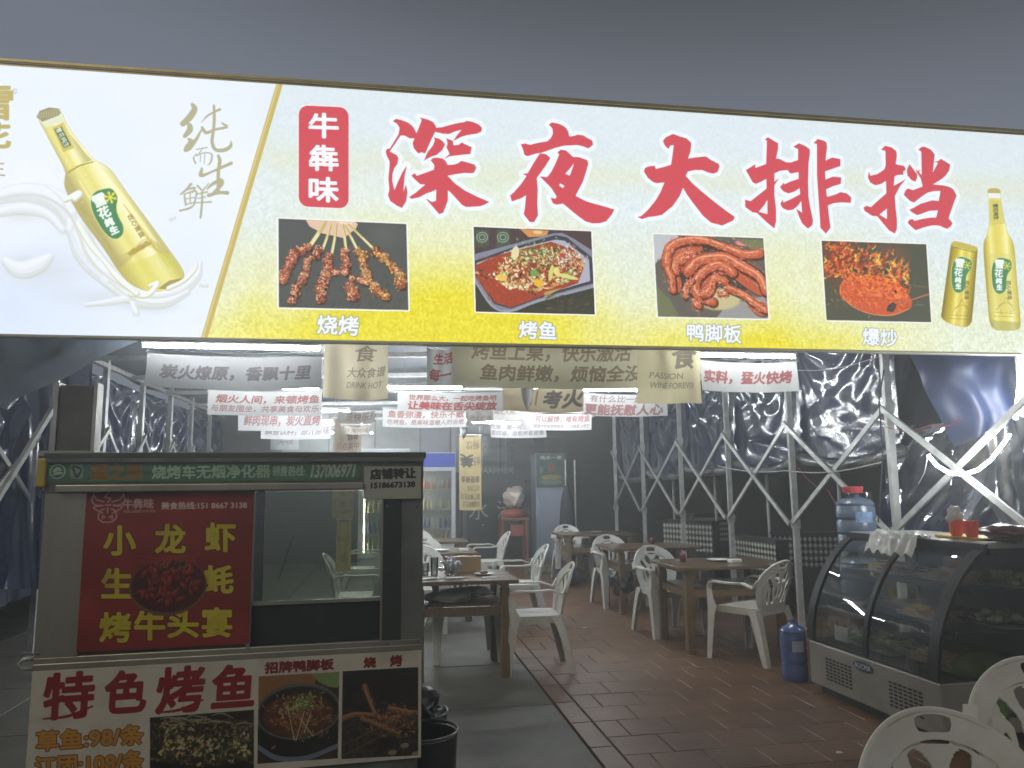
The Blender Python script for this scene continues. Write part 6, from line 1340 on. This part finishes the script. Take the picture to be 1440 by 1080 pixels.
a=at_y(74,575,6.1); o=MB().bar(Vector((b.x,b.y+.03,0)),Vector((b.x,b.y+.03,2.8)),.035).build('left_post',galv); tag(o,'steel post at the left that the slanting bar leans on','post')
# posts carrying the light box
for k,px in enumerate((-20,1475)):
    q=SA+su*(-.7 if k==0 else (SB-SA).length+.5)-sn*.20; o=MB().box((0,0,2.1),(.08,.08,4.2)).box((0,0,.006),(.2,.2,.012)).build('sign_post',galv); o.location=(q.x,q.y,0); o.rotation_euler=(0,0,math.atan2(su.y,su.x)); tag(o,['square steel post carrying the left end of the light box','square steel post carrying the right end of the light box'][k],'post')

# wires, hose and loose things round the case
def cable(pts,r,m,label,sag=.1):
    P=[Vector(p) for p in pts]; Q=[]
    for a,b in zip(P[:-1],P[1:]):
        for k in range(10): t=k/10; Q.append(a.lerp(b,t)-Vector((0,0,sag*math.sin(math.pi*t)*(b-a).length)))
    Q.append(P[-1]); o=empty('cable',Q[0]); tag(o,label,'cable','loose cables'); MB().tube([q-Q[0] for q in Q],r,6).build('wire',m,o,smooth=True)
wc=MATS['white_cable']; rc=mat('red_cable',(.30,.05,.04),.5); kc_=mat('black_cable',(.02,.02,.02),.5)
pp=[wall_pt(1,y,0) for y in RY]
cable([at_y(1243,520,6.2),at_y(1236,560,6.2),at_y(1241,640,6.2),at_y(1235,735,6.2)],.006,kc_,'black cable running down the near steel post behind the glass case',.02)
cable([at_y(1244,600,6.15),at_y(1310,597,5.9),at_y(1352,588,5.6)],.004,rc,'thin red wire sagging right from the top joint of the near post',.12)
cable([at_y(1120,655,7.7),at_y(1165,690,7.2),at_y(1200,710,6.2)],.004,rc,'thin red wire looping down to the water jugs behind the case',.10)
cable([at_y(1112,520,7.6),at_y(1240,500,6.3)],.004,wc,'pale line strung between the two nearest posts under the roof',.04)
cable([at_y(1010,655,9.0),at_y(1105,662,7.8),at_y(1240,650,6.2)],.006,wc,'pale line sagging along the rolled plastic on the right wall',.03)
cable([at_z(1352,930,.36),at_z(1325,950,.30),at_z(1322,985,.10),at_z(1345,1020,.012)],.010,wc,'white hose hanging from the near end of the glass case to the floor',.02)
cable([at_z(600,760,.75)+Vector((0,3.2,0)),at_y(590,900,5.9)],.005,mat('tan_cord',(.30,.24,.14),.6),'tan cord hanging down behind the cart by the near left table',.02)
gb=at_z(1385,1035,0); tag(crumple('green_bag',(gb.x,gb.y,.0),.17,mat('green_plastic',(.10,.17,.03),.4,var=.4,vscale=12),(1.3,1,1.2),12,.35),'crumpled green plastic sack on the floor at the near end of the glass case','bag')
for k,(px,py,lab) in enumerate(((1215,1052,'dry twig with a white tip lying on the brown tiles at the bottom right'),(1180,1058,'small white paper scrap near the twig at the bottom right'))):
    q=at_z(px,py,.004)
    if k==0: o=MB().tube([(0,0,.006),(.10,.05,.010),(.17,.07,.006)],.004,6).build('twig',mat('twig',(.12,.08,.05),.8)); tag(o,lab,'twig')
    else: o=crumple('paper_scrap',(0,0,0),.010,MATS['paper'],(1.6,1,.4),21,.4,3); tag(o,lab,'scrap')
    o.location=q
# menu stand, tissue box and sauce jars on the tables
for c_,a_,b_,lab in ((cb,-.30,.10,'small dark sauce jar at the left end of the nearest right-hand table'),(cc,.10,.12,'small dark sauce jar on the middle right-hand table'),(c2,-.2,.05,'small dark sauce jar on the second left table')):
    t=empty('sauce_jar',tp(c_,a_,b_),label=lab,cat='jar'); MB().lathe([(0,0),(.026,0),(.028,.01),(.028,.05),(.022,.062),(0,.062)],n=16).build('jar_body',mat('sauce_brown',(.07,.03,.015),.2),t,smooth=True,autos=50); MB().lathe([(0,.062),(.024,.062),(.024,.076),(0,.078)],n=16).build('lid',mat('red_plastic',(.50,.06,.07),.35),t,smooth=True,autos=50)
# ================================================================== haze volume added to imitate lens veil and glow round the sign
hz=MB().box((0,7,2.3),(26,28,6.7)).build('haze',bpy.data.materials.new('haze_air'))
m=hz.data.materials[0]; m.use_nodes=True; t=m.node_tree; t.nodes.remove(t.nodes['Principled BSDF']); v=t.nodes.new('ShaderNodeVolumePrincipled'); t.links.new(v.outputs[0],t.nodes['Material Output'].inputs['Volume'])
v.inputs['Density'].default_value=.020; v.inputs['Color'].default_value=(.9,.93,.95,1); v.inputs['Anisotropy'].default_value=.6
tag(hz,'thin haze added to imitate lens veil around the lit sign',kind='stuff')
print('built in %.1fs'%(time.time()-T0))
